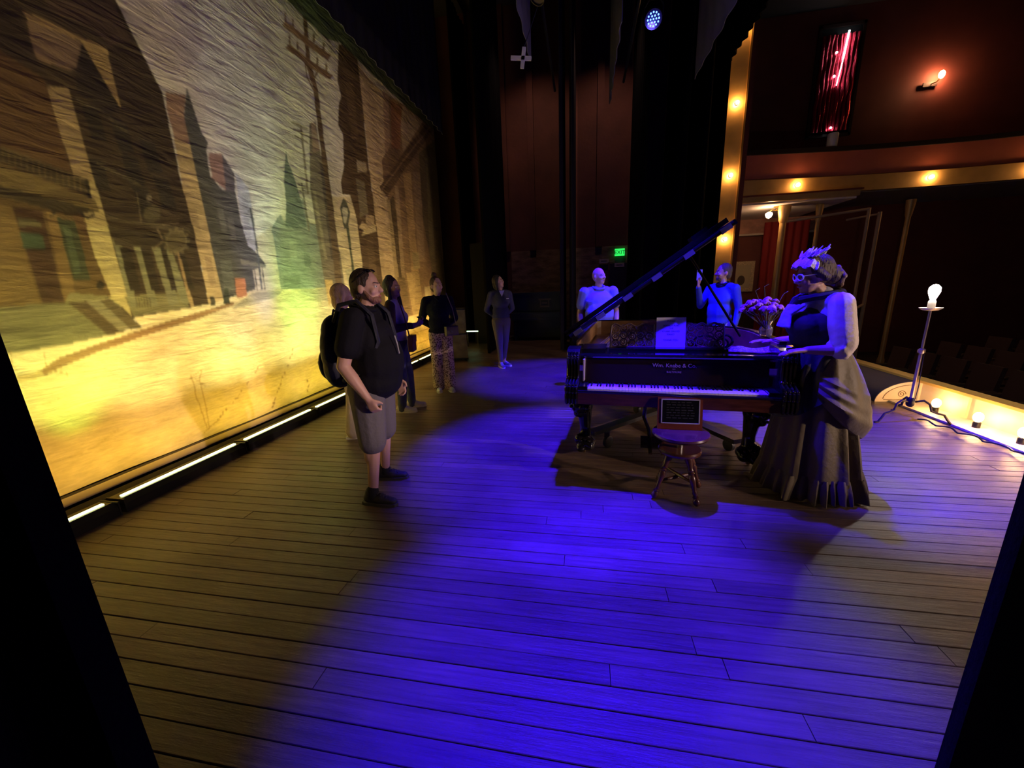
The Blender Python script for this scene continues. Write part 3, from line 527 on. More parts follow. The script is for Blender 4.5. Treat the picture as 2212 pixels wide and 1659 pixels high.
((.22,.19,.14),[(5.345,3.074),(5.342,2.436),(5.378,2.443),(5.38,3.085)]),
((.22,.19,.14),[(5.272,3.033),(5.438,3.022),(5.455,3.042),(5.288,3.053)]),
((.22,.19,.14),[(5.271,2.951),(5.441,2.95),(5.455,2.97),(5.285,2.97)]),
((.1,.1,.1),[(4.338,2.57),(4.33,2.208),(4.359,2.214),(4.366,2.579)]),
((.1,.1,.1),[(4.33,2.208),(4.282,1.641),(4.311,1.643),(4.359,2.214)]),
((.08,.08,.08),[(4.297,2.533),(4.371,2.51),(4.385,2.525),(4.311,2.549)]),
((.08,.08,.08),[(4.295,2.467),(4.378,2.449),(4.39,2.465),(4.307,2.483)]),
((.45,.4,.3),[(5.132,3.82),(5.913,3.8),(5.925,3.812),(5.141,3.83)]),
((.45,.4,.32),[(4.707,3.468),(5.43,3.445),(5.439,3.455),(4.713,3.476)]),
((.68,.54,.3),[(7.858,0.971),(10.962,1.104),(10.534,-0.723),(7.361,-0.038)]),
((.38,.26,.12),[(7.913,0.808),(9.619,0.809),(9.61,0.833),(7.907,0.828)]),
((.38,.26,.12),[(7.948,0.572),(9.9,0.602),(9.885,0.626),(7.939,0.593)]),
((.38,.26,.12),[(8.221,0.83),(8.789,0.531),(8.828,0.543),(8.255,0.842)]),
((.5,.36,.16),[(7.958,0.642),(8.757,0.321),(8.593,0.201),(7.876,0.49)]),
((.38,.26,.12),[(8.767,0.31),(10.024,0.377),(9.999,0.403),(8.748,0.332)]),
((.24,.15,.06),[(4.624,0.857),(4.618,0.819),(4.641,0.816),(4.647,0.855)]),
((.24,.15,.06),[(4.62,0.794),(4.586,0.778),(4.597,0.766),(4.632,0.781)]),
((.24,.15,.06),[(4.557,0.763),(4.545,0.729),(4.563,0.725),(4.574,0.76)]),
((.24,.15,.06),[(4.507,0.661),(4.472,0.648),(4.487,0.628),(4.522,0.642)]),
((.24,.15,.06),[(4.422,0.576),(4.397,0.559),(4.417,0.542),(4.442,0.559)]),
((.24,.15,.06),[(4.358,0.534),(4.359,0.509),(4.384,0.507),(4.384,0.532)]),
((.24,.15,.06),[(4.332,0.494),(4.328,0.467),(4.344,0.464),(4.349,0.491)]),
((.24,.15,.06),[(4.331,0.448),(4.295,0.43),(4.306,0.416),(4.342,0.434)]),
((.24,.15,.06),[(4.276,0.403),(4.256,0.39),(4.275,0.372),(4.295,0.385)]),
((.24,.15,.06),[(4.236,0.366),(4.222,0.345),(4.24,0.335),(4.255,0.356)]),
((.24,.15,.06),[(4.192,0.292),(4.157,0.263),(4.169,0.253),(4.204,0.282)]),
((.24,.15,.06),[(4.128,0.246),(4.119,0.222),(4.139,0.214),(4.148,0.238)]),
((.24,.15,.06),[(4.131,0.207),(4.09,0.185),(4.102,0.171),(4.144,0.193)]),
((.24,.15,.06),[(4.009,0.732),(3.988,0.707),(4.005,0.697),(4.026,0.722)]),
((.24,.15,.06),[(3.971,0.682),(3.942,0.672),(3.947,0.662),(3.976,0.672)]),
((.24,.15,.06),[(3.822,0.593),(3.789,0.57),(3.798,0.56),(3.831,0.583)]),
((.24,.15,.06),[(3.697,0.522),(3.689,0.504),(3.706,0.496),(3.715,0.514)]),
((.24,.15,.06),[(3.681,0.479),(3.649,0.473),(3.652,0.464),(3.684,0.469)]),
((.24,.15,.06),[(3.642,0.45),(3.602,0.443),(3.606,0.431),(3.646,0.438)]),
((.24,.15,.06),[(3.584,0.421),(3.556,0.412),(3.561,0.401),(3.589,0.41)]),
((.24,.15,.06),[(3.475,0.374),(3.462,0.351),(3.478,0.342),(3.491,0.364)]),
((.24,.15,.06),[(3.432,0.35),(3.422,0.319),(3.432,0.315),(3.442,0.345)]),
((.24,.15,.06),[(3.4,0.313),(3.38,0.292),(3.388,0.285),(3.408,0.306)]),
((.24,.15,.06),[(3.361,0.286),(3.339,0.264),(3.346,0.257),(3.368,0.279)]),
((.24,.15,.06),[(4.146,0.249),(4.139,0.208),(4.159,0.203),(4.165,0.244)]),
((.24,.15,.06),[(4.8,0.375),(4.812,0.333),(4.841,0.333),(4.829,0.376)]),
((.24,.15,.06),[(4.838,0.301),(4.801,0.27),(4.818,0.258),(4.855,0.29)]),
((.24,.15,.06),[(4.767,0.241),(4.782,0.194),(4.803,0.195),(4.787,0.242)]),
((.32,.21,.08),[(3.185,0.815),(3.194,0.692),(3.203,0.692),(3.194,0.815)]),
((.32,.21,.08),[(3.194,0.692),(3.184,0.573),(3.193,0.572),(3.203,0.692)]),
((.32,.21,.08),[(3.184,0.571),(3.205,0.491),(3.213,0.492),(3.193,0.573)]),
((.32,.21,.08),[(3.205,0.492),(3.208,0.339),(3.217,0.338),(3.213,0.491)]),
((.32,.21,.08),[(3.208,0.339),(3.227,0.203),(3.236,0.203),(3.217,0.339)]),
((.32,.21,.08),[(3.31,0.838),(3.259,0.752),(3.266,0.747),(3.318,0.834)]),
((.32,.21,.08),[(3.258,0.749),(3.262,0.6),(3.271,0.6),(3.267,0.749)]),
((.32,.21,.08),[(3.262,0.6),(3.261,0.449),(3.27,0.448),(3.271,0.599)]),
((.32,.21,.08),[(3.261,0.449),(3.242,0.224),(3.251,0.222),(3.27,0.448)]),
((.32,.21,.08),[(3.214,0.767),(3.315,0.658),(3.321,0.664),(3.221,0.773)]),
((.32,.21,.08),[(2.177,1.22),(2.159,1.085),(2.164,1.085),(2.182,1.22)]),
((.32,.21,.08),[(2.161,1.082),(2.264,1.041),(2.266,1.047),(2.163,1.088)]),
((.32,.21,.08),[(2.263,1.043),(2.265,1.006),(2.27,1.008),(2.268,1.045)]),
((.32,.21,.08),[(2.008,1.249),(1.991,1.154),(1.995,1.154),(2.012,1.249)]),
((.32,.21,.08),[(1.991,1.152),(2.01,1.115),(2.013,1.119),(1.995,1.156)]),
((.32,.21,.08),[(3.173,0.777),(3.318,0.841),(3.315,0.849),(3.17,0.785)]),
((.32,.21,.08),[(3.18,0.194),(3.311,0.249),(3.306,0.257),(3.175,0.202)]),
((.32,.21,.08),[(3.31,0.248),(3.389,0.273),(3.385,0.282),(3.306,0.257)]),
((.5,.39,.2),[(1.846,0.812),(1.989,0.831),(1.989,0.838),(1.846,0.818)]),
((.5,.39,.2),[(1.989,0.831),(2.175,0.856),(2.175,0.863),(1.989,0.838)]),
((.5,.39,.2),[(2.117,0.396),(2.301,0.413),(2.3,0.422),(2.116,0.404)]),
((.5,.39,.2),[(2.302,0.413),(2.49,0.503),(2.487,0.511),(2.299,0.421)]),
((.5,.39,.2),[(1.818,0.705),(2.092,0.633),(2.093,0.641),(1.82,0.712)]),
((.5,.39,.2),[(2.898,1.095),(3.029,1.118),(3.028,1.127),(2.898,1.104)]),
((.5,.39,.2),[(3.422,1.178),(3.594,1.221),(3.591,1.232),(3.42,1.188)]),
((.085,.105,.06),[(5.203,5.48),(6.412,6.253),(7.005,5.771),(8.415,5.823),(10.584,5.958),(11.512,6.009),(11.446,5.73),(10.432,5.567),(9.169,5.513),(7.343,5.477),(6.848,5.487),(6.468,5.339),(5.92,5.361),(5.473,5.363)]),
]

BDX = -3.9
def backdrop():
    ny, nz = 860, 470
    ys = np.concatenate([np.linspace(-1.5, 1.2, 12)[:-1], np.exp(np.linspace(math.log(1.2), math.log(10.95), ny-11))])
    zs = np.linspace(.14, 5.78, nz); Y, Z = np.meshgrid(ys, zs); yf, zf = Y.ravel(), Z.ravel()
    C = np.tile(np.array([.60, .54, .44]), (len(yf), 1))
    for col, poly in PAINT:
        P = np.array(poly)
        if len(P) < 3: continue
        idx = np.where((yf >= P[:, 0].min()) & (yf <= P[:, 0].max()) & (zf >= P[:, 1].min()) & (zf <= P[:, 1].max()))[0]
        if not len(idx): continue
        a, b = yf[idx], zf[idx]; ins = np.zeros(len(idx), bool)
        for (x1, z1), (x2, z2) in zip(P, np.roll(P, -1, 0)):
            if z1 == z2: continue
            c = ((z1 > b) != (z2 > b)) & (a < (x2-x1)*(b-z1)/(z2-z1)+x1); ins ^= c
        C[idx[ins]] = col
    G = C.reshape(nz, ny, 3)
    G[1:-1] = (G[:-2]+3*G[1:-1]+G[2:])/5; G[:, 1:-1] = (G[:, :-2]+3*G[:, 1:-1]+G[:, 2:])/5
    C = G.reshape(-1, 3)
    xw = .012*np.sin(Y*2.1+Z*.3)*np.cos(Z*.7)+.006*np.sin(Y*7+Z*1.3)
    V = np.stack([BDX+xw.ravel(), yf, zf], 1)
    i = np.arange((nz-1)*ny).reshape(nz-1, ny)[:, :-1].ravel(); F = np.stack([i, i+1, i+1+ny, i+ny], 1)
    me = bpy.data.meshes.new('canvas'); me.vertices.add(len(V)); me.vertices.foreach_set('co', V.astype(np.float32).ravel())
    me.loops.add(F.size); me.loops.foreach_set('vertex_index', F.astype(np.int32).ravel()); me.polygons.add(len(F)); me.polygons.foreach_set('loop_start', np.arange(0, F.size, 4, dtype=np.int32))
    me.update(calc_edges=True); me.polygons.foreach_set('use_smooth', np.ones(len(F), bool))
    ca = me.color_attributes.new('paint', 'FLOAT_COLOR', 'POINT'); ca.data.foreach_set('color', np.concatenate([C, np.ones((len(C), 1))], 1).astype(np.float32).ravel())
    M_ = bpy.data.materials.new('painted_canvas'); M_.use_nodes = True; nt = M_.node_tree; b = nt.nodes['Principled BSDF']; N = nt.nodes.new; Lk = nt.links.new
    at = N('ShaderNodeVertexColor'); at.layer_name = 'paint'; g = N('ShaderNodeNewGeometry')
    mp = N('ShaderNodeMapping'); mp.inputs['Scale'].default_value = (1, 1, 1.6); Lk(g.outputs['Position'], mp.inputs[0])
    n1 = N('ShaderNodeTexNoise'); n1.inputs['Scale'].default_value = 2.2; n1.inputs['Detail'].default_value = 9; n1.inputs['Roughness'].default_value = .65; Lk(mp.outputs[0], n1.inputs[0])
    r1 = N('ShaderNodeValToRGB'); e = r1.color_ramp.elements; e[0].position = .3; e[0].color = (.72, .70, .66, 1); e[1].position = .7; e[1].color = (1.15, 1.13, 1.1, 1); Lk(n1.outputs[0], r1.inputs[0])
    m1 = N('ShaderNodeMixRGB'); m1.blend_type = 'MULTIPLY'; m1.inputs[0].default_value = 1; Lk(at.outputs[0], m1.inputs[1]); Lk(r1.outputs[0], m1.inputs[2])
    mp2 = N('ShaderNodeMapping'); mp2.inputs['Scale'].default_value = (1, 6, 30); mp2.inputs['Rotation'].default_value = (0, 0, 0); Lk(g.outputs['Position'], mp2.inputs[0])
    n2 = N('ShaderNodeTexNoise'); n2.inputs['Scale'].default_value = 1.6; n2.inputs['Detail'].default_value = 6; Lk(mp2.outputs[0], n2.inputs[0])
    r2 = N('ShaderNodeValToRGB'); e = r2.color_ramp.elements; e[0].position = .35; e[0].color = (.88, .88, .88, 1); e[1].position = .65; e[1].color = (1.04, 1.04, 1.04, 1); Lk(n2.outputs[0], r2.inputs[0])
    m2 = N('ShaderNodeMixRGB'); m2.blend_type = 'MULTIPLY'; m2.inputs[0].default_value = 1; Lk(m1.outputs[0], m2.inputs[1]); Lk(r2.outputs[0], m2.inputs[2]); Lk(m2.outputs[0], b.inputs['Base Color'])
    mp4 = N('ShaderNodeMapping'); mp4.inputs['Scale'].default_value = (1, 1.1, 5); mp4.inputs['Rotation'].default_value = (.05, 0, 0); Lk(g.outputs['Position'], mp4.inputs[0])
    n4 = N('ShaderNodeTexNoise'); n4.inputs['Scale'].default_value = 2.4; n4.inputs['Detail'].default_value = 5; n4.inputs['Distortion'].default_value = .6; Lk(mp4.outputs[0], n4.inputs[0])
    b4 = N('ShaderNodeBump'); b4.inputs['Strength'].default_value = .32; b4.inputs['Distance'].default_value = .04; Lk(n4.outputs[0], b4.inputs['Height'])
    b2 = N('ShaderNodeBump'); b2.inputs['Strength'].default_value = .12; b2.inputs['Distance'].default_value = .01; Lk(n2.outputs[0], b2.inputs['Height']); Lk(b4.outputs[0], b2.inputs['Normal']); Lk(b2.outputs[0], b.inputs['Normal'])
    b.inputs['Roughness'].default_value = .62; b.inputs['Specular IOR Level'].default_value = .35
    me.materials.append(M_)
    T = thing('painted_backdrop', 'huge painted street scene cloth of old town buildings and a church spire', 'backdrop', (0, 0, 0))
    o = bpy.data.objects.new('canvas', me); COL.objects.link(o); o.parent = T
    MB().lohi((BDX-.03, -1.5, .055), (BDX+.03, 10.95, .125)).build('bottom_batten', mat('pale_batten', (.5, .38, .2), .6), T, False)
    MB().cyl((BDX, -1.5, 5.8), (BDX, 10.95, 5.8), .03).build('top_pipe', BLKMET, T)
    MB().lohi((BDX+.012, -1.5, .125), (BDX+.022, 10.95, .14)).build('seam_shadow_gap', mat('seam_shade', (.05, .035, .02), .8), T, False)  # dark strip stands in for the shade between batten and canvas
backdrop()
# uplight bars
LENSM = emis('led_lens_glow', (.92, 1, .42), 9)
bar0 = None
for i, (y_, *_r) in enumerate(BARS):
    if bar0 is None:
        bar0 = thing('led_bar', '', 'light bar', (-3.5, y_, 0), 0, 'uplight bars along the foot of the painted cloth')
        MB().prism([(-.075, 0), (.085, 0), (.085, .07), (.045, .105), (-.075, .105)], -.545, .545, 'y').build('housing', mat('black_housing', (.018, .018, .018), .35, .4), bar0, False)
        MB().box((.005, 0, .109), (.026, 1.02, .008)).build('lens_strip', LENSM, bar0, False)
        for sg in (-1, 1): MB().lohi((-.08, sg*.545, 0), (.09, sg*.555, .11)).build('end_cap', BLKMET, bar0, False)
        b_ = bar0
    else: b_ = dup(bar0, (-3.5, y_, 0))
    b_['label'] = ['lit uplight bar half hidden by the near black curtain', 'long lit uplight bar second from the near black curtain', 'lit uplight bar left of the man in shorts', 'lit uplight bar ending behind the man in shorts', 'lit uplight bar hidden behind the three standing visitors', 'lit uplight bar seen just left of the woman in patterned trousers', 'lit uplight bar behind the woman in patterned trousers', 'farthest lit uplight bar at the end of the painted cloth'][i]
MB().lohi((-3.72, -1.5, 0), (-3.60, 10.9, .09)).build('black_strip', mat('matte_black', (.008, .008, .008), .9), smooth=False)  # plain black strip filling the gap behind the bars
tag(bpy.data.objects['black_strip'], 'long matte black strip between uplight bars and painted cloth', 'trough')

# ------------------------------------------------------------------ drapes
def drape(name, label, x, y0, y1, z0, z1, m_=BLACKCLOTH, amp=.035, wl_=.17, flare=0., group=None, cat='curtain', hem=None):
    n = max(24, int(abs(y1-y0)/wl_*8)); nz = 10; rings = []
    ph = random.uniform(0, 6)
    for k in range(nz+1):
        t = k/nz; z = z0+(z1-z0)*t; row = []
        for i in range(n+1):
            s_ = i/n; yy = y0+(y1-y0)*s_+(flare*(1-t)**3 if i == n and flare else 0)
            zz = z if hem is None else max(z, hem(s_)) if k == 0 else z
            row.append((x+amp*math.sin(2*PI*(yy/wl_)+ph)*(1-.35*t)+amp*.4*math.sin(yy*9.1+ph), yy, zz))
        rings.append(row)
    mb = MB(); back = [[(p[0]+.012, p[1], p[2]) for p in r] for r in rings]
    for r, q in zip(rings, back): r += q[::-1]
    mb.loft(rings, True, True)
    o = mb.build(name, m_); tag(o, label, cat, group); return o
drape('side_curtain', 'near black curtain at the left edge of the picture', -1.0, -2.8, .455, 0, 8.6, flare=.06, group='black side curtains')
drape('side_curtain', 'near black curtain at the right edge of the picture', .8, -2.8, .845, 0, 8.6, group='black side curtains')
drape('side_curtain', 'far black curtain behind the dark-haired woman in grey trousers', -2.25, 9.0, 11.6, .02, 8.6, group='black side curtains')
drape('side_curtain', 'black curtain just past the far end of the painted cloth', -3.35, 11.0, 12.4, .02, 8.6, group='black side curtains')
drape('side_curtain', 'narrow dark curtain left of the bald man', -.52, 9.4, 11.0, .02, 8.6, BORDER, group='black side curtains')
drape('side_curtain', 'dark curtain directly behind the bald man', -.30, 9.4, 12.4, .02, 8.6, BORDER, group='black side curtains')
drape('side_curtain', 'black curtain right of the green exit sign', 1.27, 9.5, 12.4, .02, 8.6, group='black side curtains')
drape('side_curtain', 'black curtain behind the middle of the raised piano lid', 2.13, 9.8, 12.4, .02, 8.6, group='black side curtains')
drape('side_curtain', 'black curtain behind the upper part of the raised piano lid', 2.6, 10.0, 12.4, .02, 8.6, group='black side curtains')
drape('side_curtain', 'black curtain hanging against the gold proscenium jamb', 3.25, 11.15, 12.4, .02, 8.6, group='black side curtains')
BW = mat('blue_grey_border', (.10, .095, .115), .9, bump=.15, bs=40)
drape('overhead_border', 'dark overhead border hanging in front of the painted cloth', -3.3, -2.8, 9.9, 5.1, 8.6, BORDER, .02, .3, group='overhead borders', cat='border')
drape('overhead_border', 'blue-lit overhead border with its end at the middle of the stage', -.86, -2.8, 7.1, 5.0, 8.6, BW, .012, .5, group='overhead borders', cat='border')
drape('overhead_border', 'narrow blue-lit overhead border seen edge on', .50, 6.9, 9.6, 5.2, 8.6, BW, .012, .5, group='overhead borders', cat='border')
drape('overhead_border', 'blue-lit overhead border beside the proscenium opening', 1.92, 1.5, 8.6, 5.05, 8.6, BW, .012, .5, group='overhead borders', cat='border')
drape('overhead_border', 'black overhead border closest to the gold proscenium jamb', 3.2, 2.0, 11.0, 6.3, 8.6, BLACKCLOTH, .03, .3, group='overhead borders', cat='border')
MB().lohi((-3.1, 10.9, 0), (-2.3, 10.98, 2.75)).build('scenery_flat', mat('black_flat', (.010, .010, .012), .9), smooth=False); tag(bpy.data.objects['scenery_flat'], 'tall dark scenery flat standing behind the far curtain', 'flat')

# ------------------------------------------------------------------ stage lamps
def par(loc, tgt, label, lit):
    T = thing('stage_lamp', label, 'stage lamp', loc, 0, 'stage lamps overhead'); d = (Vector(tgt)-Vector(loc)).normalized()
    MB().lathe([(.045, -.26), (.085, -.24), (.098, -.2), (.10, -.03), (.105, -.02), (.105, -.0), (.092, 0), (.09, -.02)], (0, 0, 0), 20, d).build('can', BLKMET, T)
    a = d.cross(Vector((0, 0, 1))).normalized(); b = a.cross(d)
    MB().lathe([(.0, -.021), (.091, -.021), (.091, -.016), (0, -.016)], (0, 0, 0), 20, d).build('lens_plate', mat('lamp_lens', (.02, .02, .03), .15), T)
    if lit:
        for r_, n_ in ((0, 1), (.035, 6), (.068, 12)):
            for k in range(n_):
                q = (a*math.cos(2*PI*k/n_)+b*math.sin(2*PI*k/n_))*r_+d*-.012
                MB().ell(q, .0105, n=8, k=4).build('led', emis('blue_led_glow', (.06, .16, 1), 9), T)
    q = -d*.13; up = Vector((0, 0, 1))
    MB().tube([q+a*.11, q+a*.115+up*.12, q+a*.06+up*.2, q-a*.06+up*.2, q-a*.115+up*.12, q-a*.11], .009, 6).build('yoke', BLKMET, T)
    MB().lohi((q.x-.03, q.y-.03, q.z+.2), (q.x+.03, q.y+.03, q.z+.3)).build('clamp', BLKMET, T, False)
    return T
par(PARS[0][0], PARS[0][1], 'blue stage lamp above the piano, nearer one', True)
par(PARS[1][0], PARS[1][1], 'blue stage lamp above the costumed lady', True)
par(PARS[2][0], (.1, 1.0, 1.0), 'glowing blue stage lamp hanging high right of centre', True)
par(PARS[3][0], PARS[3][1], 'blue stage lamp above the open floor before the piano', True)
par(PARS[4][0], PARS[4][1], 'added blue fill lamp nearest the camera trained on the piano top', True)
par(PARS[5][0], PARS[5][1], 'added blue fill lamp trained on the costumed lady from the left', True)
par(PARS[6][0], PARS[6][1], 'added blue fill lamp trained on the two men behind the piano', True)
for (q_, r_), lab_ in zip(WALL_FILLS, ('added dim fill lamp over the far upright piano', 'added dim fill lamp over the far exit door')): par(q_, r_, lab_, False)
for (q_, r_, *_), lab_ in zip(FRONT_FILLS, ('added fill lamp washing the whole stage from the near side', 'added warm fill lamp trained on the costumed lady', 'added warm fill lamp trained on the man in shorts')): par(q_, r_, lab_, False)
par((-.62, 6.0, 5.12), (-2.5, 4.5, 1), 'unlit stage lamp high above the dark-haired woman', False)
for (x_, lab) in ((-.62, 'lighting pipe over the middle of the stage'), (.75, 'lighting pipe carrying the glowing blue lamp')):
    tag(MB().cyl((x_, 1.6, 5.45), (x_, 9.3, 5.45), .024, n=10).build('lighting_pipe', BLKMET), lab, 'pipe', 'lighting pipes')
T = thing('pipe_coupler', 'small white cross-shaped bracket hanging in the dark overhead', 'bracket', (-.92, 6.55, 4.76))
MB().box((0, 0, 0), (.30, .03, .05), rot=Matrix.Rotation(.15, 3, 'Y')).build('arm', mat('white_enamel', (.75, .72, .7), .5, emit=None), T, False)
MB().cyl((.0, 0, .02), (.30, 0, .69), .006, n=6).build('hanger', BLKMET, T)
MB().box((.03, 0, 0), (.05, .03, .26), rot=Matrix.Rotation(.15, 3, 'Y')).build('arm', MT['white_enamel'], T, False)
# ------------------------------------------------------------------ auditorium: balcony, box, columns
def bulb_on(parent, p, d=(0, -1, 0), r=.045):
    s_ = MB().lathe([(0, -.03), (.055, -.03), (.06, -.005), (.035, .005)], p, 12, d).build('bulb_socket', GOLDP, parent)
    q = Vector(p)+Vector(d)*.035
    MB().ell(q, r, n=10, k=6).build('bulb', BULBW, s_)
def fascia(mb, pts, prof):
    rings = []
    for i, p in enumerate(pts):
        p = Vector((*p, 0)); a = Vector((*pts[max(i-1, 0)], 0)); b = Vector((*pts[min(i+1, len(pts)-1)], 0)); t = (b-a).normalized(); n = Vector((t.y, -t.x, 0))
        rings.append([p+n*o_+Vector((0, 0, z_)) for o_, z_ in prof])
    mb.loft(rings, True, True)
T = thing('balcony', 'curved red balcony front with a gold band of bulbs', 'balcony', (0, 0, 0))
FP = [(3.98+.35*k, 11.95+.55*math.sin(min(1, k/14)*PI*.5)+(.012*max(0, k-14)**2*-.35)) for k in range(27)]
mb = MB(); fascia(mb, FP, [(0, 3.80), (.0, 4.58), (-.12, 4.58), (-.12, 3.80)]); mb.build('red_fascia', REDP, T)
mb = MB(); fascia(mb, FP, [(.05, 4.57), (.05, 4.68), (-.16, 4.68), (-.16, 4.57)]); mb.build('top_rail', mat('black_rail', (.02, .012, .01), .5), T)
mb = MB(); fascia(mb, FP, [(.05, 3.62), (.06, 3.98), (.03, 4.0), (-.12, 4.0), (-.12, 3.62)]); mb.build('gold_band', GOLDP, T)
mb = MB(); fascia(mb, FP, [(-.1, 3.60), (-.1, 3.64), (-3.2, 3.64), (-3.2, 3.60)]); mb.build('soffit', mat('grey_soffit', (.30, .27, .27), .8), T)
for k in (4, 13, 19, 25):
    p = Vector((*FP[k], 3.82)); t = (Vector((*FP[k+1], 0))-Vector((*FP[k-1], 0))).normalized(); n = Vector((t.y, -t.x, 0)); bulb_on(T, p+n*.07, n)
T2 = thing('theatre_box', 'gold double-banded lower box front beside the proscenium jamb', 'box front', (0, 0, 0))
mb = MB(); mb.lohi((4.02, 11.93, 3.44), (6.75, 12.05, 3.575)); mb.build('lower_band', GOLDP, T2, False)
MB().lohi((4.02, 11.90, 3.575), (6.8, 12.0, 3.612)).build('moulding', mat('red_moulding', (.25, .06, .03), .5), T2, False)
MB().lohi((4.02, 12.06, 3.40), (6.75, 14.98, 3.45)).build('white_soffit', mat('white_ceiling_paint', (.72, .66, .66), .8), T2, False)
MB().lohi((4.05, 14.90, 2.95), (7.3, 14.99, 3.40)).build('frieze', mat('pink_frieze', (.45, .22, .16), .6, var=.3, vs=4), T2, False)
MB().lohi((4.05, 14.86, 2.90), (7.3, 14.99, 2.96)).build('frieze_moulding', mat('pale_moulding', (.6, .5, .4), .6), T2, False)
# columns under the balcony
def column(x, y, label, r):
    T = thing('column', label, 'column', (x, y, -1.05), 0, 'slender gold columns under the balcony')
    MB().lathe([(r*1.5, 0), (r*1.5, .12), (r*1.15, .2), (r, .3), (r*.92, 4.0)], n=16).build('shaft', GOLDP, T)
    MB().lathe([(r*.92, 4.0), (r*1.3, 4.08), (r*1.3, 4.12), (r*1.7, 4.3), (r*1.8, 4.44)], n=16).build('capital', GOLDP, T)
column(5.30, 12.45, 'thicker gold column left of the costumed lady', .085)
column(6.22, 12.6, 'thin gold column right above the costumed lady hat', .05)
column(8.52, 12.9, 'dim column in the dark behind the standing bare bulb', .06)
# pale pole frame of the box
T = thing('pole_frame', 'slim pale frame of posts and rails in front of the box', 'pole frame', (0, 0, 0)); FR = mat('pale_pole', (.5, .36, .24), .5)
MB().cyl((7.34, 12.5, -1.05), (7.34, 12.5, 3.2), .038, n=10).build('post', FR, T); MB().cyl((7.66, 12.6, -1.05), (7.66, 12.6, 3.1), .045, n=10).build('post', FR, T)
MB().cyl((5.3, 12.45, 2.98), (7.34, 12.5, 3.18), .035, n=10).build('top_rail', FR, T); MB().cyl((6.9, 12.6, 2.95), (7.66, 12.6, 3.05), .025, n=8).build('top_rail', FR, T)
MB().cyl((7.34, 12.5, .55), (7.66, 12.6, .72), .035, n=8).build('brace', FR, T); MB().cyl((7.37, 12.5, .15), (7.45, 12.5, .6), .02, n=8).build('brace', FR, T)
# red curtain inside the box
o = drape('box_curtain', 'deep red curtain hanging inside the box behind the lady', 0, 0, 1.3, 0, 4.3, mat('red_velvet', (.28, .015, .015), .8), .04, .22); o.location = (7.0, 14.6, -1.05); o.rotation_euler[2] = PI/2
# ceiling lamp pair
T = thing('ceiling_lamp', 'two-globe brass ceiling lamp under the box', 'lamp', (5.12, 12.5, 3.395)); BR_ = mat('brass', (.5, .33, .1), .35, .9)
MB().lathe([(.07, 0), (.07, -.02), (.015, -.04), (.012, -.1)], n=14).build('canopy', BR_, T); MB().tube([(-.17, 0, -.13), (-.1, 0, -.08), (0, 0, -.1), (.1, 0, -.08), (.17, 0, -.13)], .012, 6).build('arm', BR_, T)
for sx in (-1, 1):
    g = MB().lathe([(.02, 0), (.075, -.03), (.085, -.07), (.06, -.13), (.015, -.16)], (sx*.17, 0, -.13), 14).build('glass_shade', emis('lamp_shade_glow', (1, .58, .28), 90), T)
# picture, wainscot, hook
T = thing('framed_picture', 'framed portrait in a wide pale carved frame on the red wall', 'picture', (5.3, 14.98, 1.59)); PF = mat('pale_carved_frame', (.62, .48, .28), .5, var=.3, vs=30, bump=.5, bs=60)
for a, b in (((-.36, -.05, .38), (.36, 0, .50)), ((-.36, -.05, -.50), (.36, 0, -.38)), ((-.36, -.05, -.38), (-.25, 0, .38)), ((.25, -.05, -.38), (.36, 0, .38))): MB().lohi(a, b).build('frame_rail', PF, T, False)
MB().lohi((-.26, -.02, -.39), (.26, -.01, .39)).build('mount', mat('cream_mount', (.55, .45, .28), .7), T, False)
MB().ell((-.02, -.022, -.12), (.12, .004, .16), n=16).build('portrait_figure', mat('dark_figure', (.09, .06, .04), .7), T)
MB().lohi((3.95, 14.9, -1.05), (9, 14.99, .48)).build('baseboard_house', mat('dark_wainscot', (.035, .014, .010), .6), smooth=False); struct(bpy.data.objects['baseboard_house'], 'dark panelled wainscot below the red wall')
for k in range(30): MB().lohi((4.0+k*.165, 14.88, -1.0), (4.02+k*.165, 14.9, .42)).build('batten', MT['dark_wainscot'], bpy.data.objects['baseboard_house'], False)
# window with tinsel curtain and bright tube
W = thing('window_1', 'tall upper box opening with a shiny red curtain and bright white tube', 'window', (7.3, 14.95, 7.05)); struct(W); del W['category']
MB().lohi((-.55, -.02, -1.35), (.55, .0, 1.45)).build('recess', mat('black_recess', (.006, .005, .005), .9), W, False)
for a, b in (((-.6, -.06, -1.4), (-.53, .02, 1.5)), ((.53, -.06, -1.4), (.6, .02, 1.5)), ((-.6, -.06, 1.42), (.6, .02, 1.5)), ((-.6, -.06, -1.42), (.6, .02, -1.34))): MB().lohi(a, b).build('frame', mat('dark_frame', (.03, .012, .01), .5), W, False)
TIN = mat('red_tinsel', (.55, .02, .05), .22, .7, bump=.9, bs=70, stretch=(1, 1, .15))
for k in range(9):
    x_ = -.45+.108*k; n = 18
    pts = [(x_+.012*math.sin(i*1.3+k), -.06+.012*math.cos(i*.9+k*2), 1.22-2.5*i/n) for i in range(n+1)]
    MB().tube(pts, .05, 7).build('curtain_fold', TIN, W)
MB().tube([(.12, -.16, 1.25), (.06, -.16, .55)], .022, 8).build('light_tube', emis('white_tube_glow', (.85, .95, 1), 20), W)
MB().tube([(.06, -.16, .52), (-.02, -.16, -.1)], .012, 8).build('light_tube', MT['white_tube_glow'], W)
for x_, z_ in ((-.12, .75), (-.1, .15), (.0, -1.2)): MB().ell((x_, -.14, z_), .03, n=8, k=5).build('sparkle_lamp', MT['white_tube_glow'], W)
